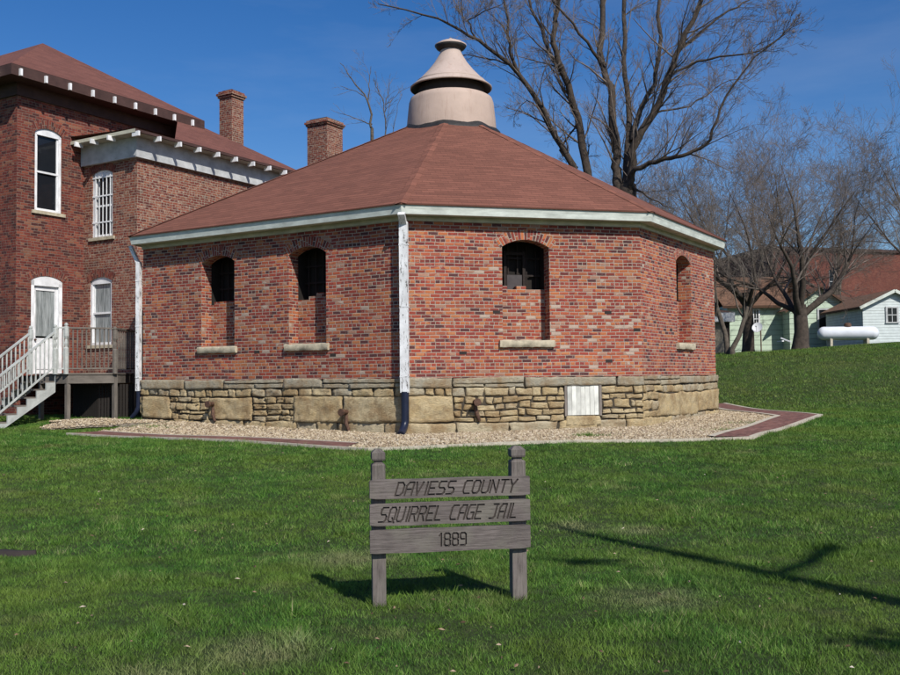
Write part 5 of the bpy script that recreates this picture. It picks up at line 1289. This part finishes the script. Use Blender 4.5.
# ------------------------------------------------------------------ right background
def gable(name, c, yaw, w, l, hwall, hroof, wallm, roofm, label, cat, ov=.35, extra=None, z=None):
    """gabled building; gable end faces -Y before yaw; c = centre of the gable wall foot"""
    a = Vector((math.cos(yaw), math.sin(yaw), 0)); b = Vector((-a.y, a.x, 0)); c = Vector(c)
    if z is None: z = c.z
    root = empty(name, (c.x, c.y, z), label, cat); f = lambda x, y, h: Vector((c.x, c.y, z))+a*x+b*y+Vector((0, 0, h))
    m = MB(); h = w/2
    m.face([f(-h, 0, 0), f(h, 0, 0), f(h, 0, hwall), f(0, 0, hwall+hroof), f(-h, 0, hwall)], [(-h, 0), (h, 0), (h, hwall), (0, hwall+hroof), (-h, hwall)])
    m.face([f(h, l, 0), f(-h, l, 0), f(-h, l, hwall), f(0, l, hwall+hroof), f(h, l, hwall)], [(-h, 0), (h, 0), (h, hwall), (0, hwall+hroof), (-h, hwall)])
    m.face([f(-h, l, 0), f(-h, 0, 0), f(-h, 0, hwall), f(-h, l, hwall)], [(0, 0), (l, 0), (l, hwall), (0, hwall)])
    m.face([f(h, 0, 0), f(h, l, 0), f(h, l, hwall), f(h, 0, hwall)], [(0, 0), (l, 0), (l, hwall), (0, hwall)])
    m.build('wall', wallm, root); m = MB(); sl = math.hypot(h, hroof); k = (h+ov)/h
    for sg in (-1, 1):
        e = hwall+hroof-hroof*k
        top = [f(sg*h*k, -ov, e+.08), f(0, -ov, hwall+hroof+.08), f(0, l+ov, hwall+hroof+.08), f(sg*h*k, l+ov, e+.08)]
        bot = [p-Vector((0, 0, .12)) for p in top]; uv = [(0, 0), (0, sl*k), (l, sl*k), (l, 0)]
        m.face(top if sg < 0 else top, uv); m.face(bot, uv)
        for i in range(4): j = (i+1) % 4; m.face([top[i], top[j], bot[j], bot[i]])
    ro = m.build('roof', roofm, root); m = MB()
    for sg in (-1, 1): m.beam(f(sg*h*k, -ov-.02, hwall+hroof-hroof*k), f(0, -ov-.02, hwall+hroof-.0), .03, .16)
    m.build('rake_board', M['gutter_paint'], ro)
    return root, f, a, b
def add_win(f, a, b, x, z, w, h, root, y=0, door=False, fm='white_clean', ax=None):
    m = MB(); n = -b
    c = f(x, y-.03, z+h/2)
    m.box(c+a*(-w/2), (Z, a, n), (h/2, .05, .035)); m.box(c+a*(w/2), (Z, a, n), (h/2, .05, .035)); m.box(c+Vector((0, 0, h/2+.04)), (a, Z, n), (w/2+.05, .04, .04)); m.box(c-Vector((0, 0, h/2+.03)), (a, Z, n), (w/2+.07, .03, .05))
    if not door: m.box(c, (a, Z, n), (w/2-.05, .025, .03)); m.box(c, (Z, a, n), (h/2, .015, .025))
    o = m.build('door' if door else 'window', M[fm], root)
    m = MB(); m.box(c-n*.02, (a, Z, n), (w/2-.05, h/2, .01)); m.build('pane', M['glass'], o)
gy = lambda x, y: gz(x, y)-.2
# pale green house: long front range and gabled end
Yh = 58
def bx(px, Y): q = at(px, 340, Y); return q.x
def zof(px, py, Y): return at(px, py, Y).z
x0, x1 = bx(728, Yh), bx(792, Yh); zb_ = gy(x0, Yh)
hw = zof(760, 305, Yh)-zb_
root = empty('green_house', ((x0+x1)/2, Yh, zb_), 'pale green sided house with a brown shingle roof behind the hill', 'house')
m = MB(); fpt = lambda x, y, z: Vector((x, y, z)); x2 = bx(853, Yh)
def rect_wall(m, xa, ya, xb, yb, z0, z1): L = math.hypot(xb-xa, yb-ya); m.face([fpt(xa, ya, z0), fpt(xb, yb, z0), fpt(xb, yb, z1), fpt(xa, ya, z1)], [(0, z0), (L, z0), (L, z1), (0, z1)])
zw1 = zb_+hw
rect_wall(m, x0, Yh, x1, Yh, zb_, zw1); rect_wall(m, x0, Yh+7, x0, Yh, zb_, zw1); rect_wall(m, x2, Yh+7, x0, Yh+7, zb_, zw1)
# projecting gable block
xg0, xg1 = bx(790, Yh-1.2), bx(850, Yh-1.2); yg = Yh-1.2; xp = (xg0+xg1)/2; zpk = zof(821, 287, yg); zge = zof(850, 307, yg)
m.face([fpt(xg0, yg, zb_), fpt(xg1, yg, zb_), fpt(xg1, yg, zge), fpt(xp, yg, zpk), fpt(xg0, yg, zge)], [(xg0, zb_), (xg1, zb_), (xg1, zge), (xp, zpk), (xg0, zge)])
rect_wall(m, xg0, Yh, xg0, yg, zb_, zge); rect_wall(m, xg1, yg, xg1, Yh+7, zb_, zge)
m.build('wall', M['green_siding'], root)
m = MB(); zr = zof(765, 277, Yh+3.5)
m.face([fpt(x0-.4, Yh-.4, zw1-.05), fpt(xg0, Yh-.4, zw1-.05), fpt(xp, Yh+3.5, zr), fpt(x0-.4, Yh+3.5, zr)], [(x0, 0), (xg0, 0), (xp, 4.4), (x0, 4.4)]); m.face([fpt(x0-.4, Yh+7.4, zw1-.05), fpt(x0-.4, Yh+3.5, zr), fpt(xp, Yh+3.5, zr), fpt(x2, Yh+7.4, zw1-.05)], [(0, 0), (0, 4), (6, 4), (6, 0)])
m.face([fpt(x0-.38, Yh-.38, zw1-.2), fpt(xg0, Yh-.38, zw1-.2), fpt(xg0, Yh-.4, zw1-.05), fpt(x0-.4, Yh-.4, zw1-.05)])
for sg, xe in ((-1, xg0-.35), (1, xg1+.35)):
    ze = zge-.22; m.face([fpt(xe, yg-.35, ze), fpt(xp, yg-.35, zpk+.06), fpt(xp, Yh+7.4, zpk+.06), fpt(xe, Yh+7.4, ze)], [(0, 0), (0, 4), (9, 4), (9, 0)]); m.face([fpt(xe, yg-.35, ze-.12), fpt(xp, yg-.35, zpk-.06), fpt(xp, yg-.35, zpk+.06), fpt(xe, yg-.35, ze)])
rf = m.build('roof', M['shingle_far'], root)
ff = lambda x, y, z: Vector((x, y, zb_+z)); ax_, bx_ = Vector((1, 0, 0)), Vector((0, 1, 0))
def winpx(x0p, x1p, yt, yb, Y, door=False, fm='white_clean'):
    a_, b_ = bx(x0p, Y), bx(x1p, Y); zt = zof(x0p, yt, Y); zl = zof(x0p, yb, Y); add_win(ff, ax_, bx_, (a_+b_)/2, zl-zb_, b_-a_, zt-zl, root, Y, door, fm)
winpx(753.5, 759.5, 310, 328, Yh); winpx(818.5, 830, 310, 338, yg, True, 'grey_paint'); winpx(802, 807, 312, 328, yg)
# lean-to in shade between green house and shed, with small white window
m = MB(); xa, xb = xg1+.01, bx(868, Yh+1.0); zt2 = zof(858, 304, Yh+1)
rect_wall(m, xa, Yh+1, xb, Yh+1, zb_, zt2); rect_wall(m, xb, Yh+1, xb, Yh+6, zb_, zt2); m.build('lean_to_wall', plain_mat('shade_dark_boards', (.12, .09, .07), .9), root)  # shade on this wall section is put into the dark board colour
m = MB(); m.face([fpt(xa, Yh+.7, zt2), fpt(xb+.3, Yh+.7, zt2), fpt(xb+.3, Yh+6, zt2+1.0), fpt(xa, Yh+6, zt2+1.0)], [(0, 0), (3, 0), (3, 5), (0, 5)]); m.build('lean_to_roof', M['shingle_far'], root)
winpx(853.8, 861.5, 308.5, 319.5, Yh+1.0)
# shed
Ys = 51; xs0 = bx(863.5, Ys); xs1 = bx(925, Ys); zs_ = gy(xs0, Ys); hws = zof(864, 306, Ys)-zs_; hrs = zof(894, 291, Ys)-zof(864, 306, Ys)
root, f, a_, b_ = gable('garden_shed', ((xs0+xs1)/2, Ys, zs_), 0, xs1-xs0, 5, hws, hrs, M['shed_siding'], M['shingle_far'], 'pale blue-white gabled shed at the right edge beside the tank', 'shed', .25)
add_win(f, a_, b_, bx(892.5, Ys)-(xs0+xs1)/2, zof(892, 322, Ys)-zs_, bx(898, Ys)-bx(887, Ys), zof(892, 308, Ys)-zof(892, 322, Ys), root, 0, False, 'grey_paint')
# red brick building far behind
Yb = 92; xa, xb = bx(772, Yb), bx(990, Yb); zb2 = gy(xa, Yb); zt2 = zof(830, 248, Yb)
root = empty('brick_building', ((xa+xb)/2, Yb, zb2), 'long reddish brown brick building with a dark parapet beyond the green house', 'building')
m = MB(); p0, p1 = Vector((xa, Yb)), Vector((xb, Yb+6))
ops = []
L = (p1-p0).length
for px in (838, 930): 
    s = (bx(px, Yb+2)-xa); ops.append((s-.5, s+.5, zof(px, 291, Yb), zof(px, 268, Yb), .1, .15))
for o_ in list(ops): ops.append((o_[0], o_[1], o_[2]-4.2, o_[3]-4.2, .1, .15))
PB = wall(m, p0, p1, zb2, zt2, ops, 0, 0); p2 = p1+Vector((-3, 14)); p3 = p0+Vector((-3, 14))
wall(m, p1, p2, zb2, zt2, [], 0, 30); wall(m, p2, p3, zb2, zt2, [], 0, 60); wall(m, p3, p0, zb2, zt2, [], 0, 90); m.build('wall', M['brick_far'], root)
d3 = Vector(((p1-p0).normalized().x, (p1-p0).normalized().y, 0)); n3_ = Vector((d3.y, -d3.x, 0))
m = MB(); m.face([(p.x, p.y, zt2-.05) for p in (p0, p1, p2, p3)]); m.build('roof', M['tar'], root)
m = MB()
for a, b in ((p0, p1), (p3, p0)): m.beam(v3(a, zt2+.08), v3(b, zt2+.08), .45, .28)
m.build('parapet_coping', M['dark_trim'], root)
for o_ in ops:
    m = MB(); c = PB((o_[0]+o_[1])/2, (o_[2]+o_[3])/2, .1)
    for s_ in (o_[0]+.04, o_[1]-.04): m.box(PB(s_, (o_[2]+o_[3])/2, .1), (Z, d3, n3_), ((o_[3]-o_[2])/2, .04, .03))
    m.box(c, (d3, Z, n3_), (.45, .03, .03)); wd_ = m.build('window', M['grey_paint'], root); m = MB(); m.box(PB((o_[0]+o_[1])/2, (o_[2]+o_[3])/2+.04, .13), (d3, Z, n3_), (.47, (o_[3]-o_[2])/2+.06, .008)); m.build('pane', M['glass'], wd_)
# small tan outbuilding next to the jail corner
Yo = 56; xa, xb = bx(712, Yo), bx(730, Yo); zb3 = gy(xa, Yo)
root = empty('tan_outbuilding', ((xa+xb)/2, Yo, zb3), 'small tan outbuilding with a white fascia just right of the jail corner', 'outbuilding')
m = MB(); zt3 = zof(725, 322, Yo); rect_wall(m, xa, Yo, xb, Yo, zb3, zt3); rect_wall(m, xb, Yo, xb, Yo+4, zb3, zt3); rect_wall(m, xa, Yo+4, xa, Yo, zb3, zt3); m.build('wall', M['tan_wall'], root)
m = MB(); zt4 = zof(725, 313, Yo); m.box(((xa+xb)/2, Yo+1.9, (zt3+zt4)/2), (ax_, bx_, Z), ((xb-xa)/2+.2, 2.3, (zt4-zt3)/2)); m.build('fascia', M['white_clean'], root)
m = MB(); m.face([(xa-.2, Yo-.4, zt4+.01), (xb+.2, Yo-.4, zt4+.01), (xb+.2, Yo+4, zt4+.55), (xa-.2, Yo+4, zt4+.55)], [(0, 0), (1.5, 0), (1.5, 4), (0, 4)]); m.build('roof', M['shingle_far'], root)
m = MB(); m.box((bx(727.5, Yo), Yo-.03, (zb3+zt3)/2), (Z, ax_, bx_), ((zt3-zb3)/2-.01, .12, .02)); m.build('door', M['groove'], root)

# propane tank
Yt = 47.5; pa = at(824, 333.5, Yt); pb = at(872, 333, Yt-.6); r = .33
root = empty('propane_tank', ((pa.x+pb.x)/2, (pa.y+pb.y)/2, gz(pa.x, pa.y)), 'white horizontal propane tank with rounded ends on the hill', 'tank')
m = MB(); d = (pb-pa).normalized(); pts = []; rad = []
pb2 = pb; zt_ = max(pa.z, pb.z)
for k in range(9): t_ = math.pi/2*(k/8); pts.append(pa-d*r*.95*math.cos(t_)); rad.append(max(.004, r*math.sin(t_)))
for k in range(1, 9): t_ = math.pi/2*(1-k/8); pts.append(pb2+d*r*.95*math.cos(t_)) ; rad.append(max(.004, r*math.sin(t_)))
pts.insert(9, pb2.copy()); rad.insert(9, r)
m.tube(pts, rad, 24, 0, False); m.build('tank_shell', M['tank'], root)
m = MB(); c = (pa+pb)/2; m.lathe((c.x, c.y, c.z+r-.03), [(.17, 0), (.17, .14), (.12, .2), (.001, .22)], 16); m.build('valve_dome', M['iron'], root)
for t_ in (.12, .88):
    q = pa.lerp(pb, t_); g_ = gz(q.x, q.y); m = MB(); m.box((q.x, q.y, (g_+q.z-r*.6)/2), (Z, ax_, bx_), ((q.z-r*.6-g_)/2+.1, .06, .22)); m.build('leg', M['concrete'], root)
# satellite dish
Yd = 45.5; c = at(757.5, 328, Yd); gb = at(761, 341, Yd); gb.z = gz(gb.x, gb.y)
root = empty('satellite_dish', gb, 'round grey satellite dish on a pole on the hill', 'satellite dish')
ax = Vector((-.45, -.72, .5)).normalized(); x = ax.cross(Z).normalized(); y = x.cross(ax); rows = []
for k in range(7):
    rr_ = .27*k/6; rows.append([c+(x*math.cos(2*math.pi*j/24)*.88+y*math.sin(2*math.pi*j/24))*max(.002, rr_)+ax*(rr_**2*.9) for j in range(24)])
m = MB(); m.grid(rows, None, 0, True, closed=True); m.grid([[p-ax*.015 for p in r_] for r_ in rows][::-1], None, 0, True, closed=True); m.build('reflector', M['dish'], root)
m = MB(); m.tube([gb-Vector((0, 0, .1)), Vector((gb.x, gb.y, c.z-.05)), c-ax*.03], .03, 8); m.build('pole', M['iron'], root)
m = MB(); e = c+ax*.28-y*.05; m.tube([c-y*.25, e], .012, 6); m.box(e, (x, y, ax), (.03, .04, .04)); m.build('feed_arm', M['dish'], root)
# white planks
for (xa, ya, xb, yb, lb) in ((778, 341.5, 783, 341, 'short white plank lying on the hill nearer the dish'), (781, 338, 791, 342, 'longer white plank lying aslant by the dark tree trunk')):
    p, q = at(xa, ya, 46.2), at(xb, yb, 45.9); p.z = max(p.z, gz(p.x, p.y)+.12); q.z = max(q.z, gz(q.x, q.y)+.1); m = MB(); m.beam(p, q, .12, .05); m.build('white_plank', M['white_clean'], None, label=lb, cat='plank', group='white planks on the hill')

# ------------------------------------------------------------------ light and sky
w = bpy.data.worlds.new('World'); scene.world = w; w.use_nodes = True; nt = w.node_tree; bg = nt.nodes['Background']
sky = nt.nodes.new('ShaderNodeTexSky'); sky.sky_type = 'NISHITA'; sky.sun_disc = False; sky.sun_elevation = EL; sky.altitude = 300
sky.sun_rotation = math.pi-AZI; sky.air_density = 1.0; sky.dust_density = .8; sky.ozone_density = 3.0
hs = nt.nodes.new('ShaderNodeHueSaturation'); hs.inputs['Saturation'].default_value = 1.36; hs.inputs['Hue'].default_value = .510; tc = nt.nodes.new('ShaderNodeTexCoord'); mpw = nt.nodes.new('ShaderNodeMapping'); mpw.inputs['Scale'].default_value = (1.2, 1.2, 6); mpw.inputs['Rotation'].default_value = (0, .25, 0); nw = nt.nodes.new('ShaderNodeTexNoise'); nw.inputs['Scale'].default_value = 2.2; nw.inputs['Detail'].default_value = 8; nw.inputs['Roughness'].default_value = .6
rw = nt.nodes.new('ShaderNodeValToRGB'); rw.color_ramp.elements[0].position = .45; rw.color_ramp.elements[0].color = (0, 0, 0, 1); rw.color_ramp.elements[1].position = .8; rw.color_ramp.elements[1].color = (.10, .10, .10, 1)
mw = nt.nodes.new('ShaderNodeMix'); mw.data_type = 'RGBA'; mw.inputs[7].default_value = (6.5, 7, 7.6, 1)
nt.links.new(tc.outputs['Generated'], mpw.inputs[0]); nt.links.new(mpw.outputs[0], nw.inputs['Vector']); nt.links.new(nw.outputs[0], rw.inputs[0]); nt.links.new(rw.outputs[0], mw.inputs[0]); nt.links.new(sky.outputs[0], mw.inputs[6]); nt.links.new(mw.outputs[2], hs.inputs['Color']); nt.links.new(hs.outputs[0], bg.inputs[0]); bg.inputs[1].default_value = .107
sun = bpy.data.lights.new('sun', 'SUN'); sun.energy = 5.0; sun.angle = R(.53); sun.color = (1, .95, .87); so = bpy.data.objects.new('sun', sun); col.objects.link(so)
so.rotation_euler = SD.to_track_quat('Z', 'Y').to_euler()
vs = scene.view_settings; vs.view_transform = 'Standard'; vs.look = 'None'; vs.exposure = 0; vs.gamma = 1; vs.use_curve_mapping = False
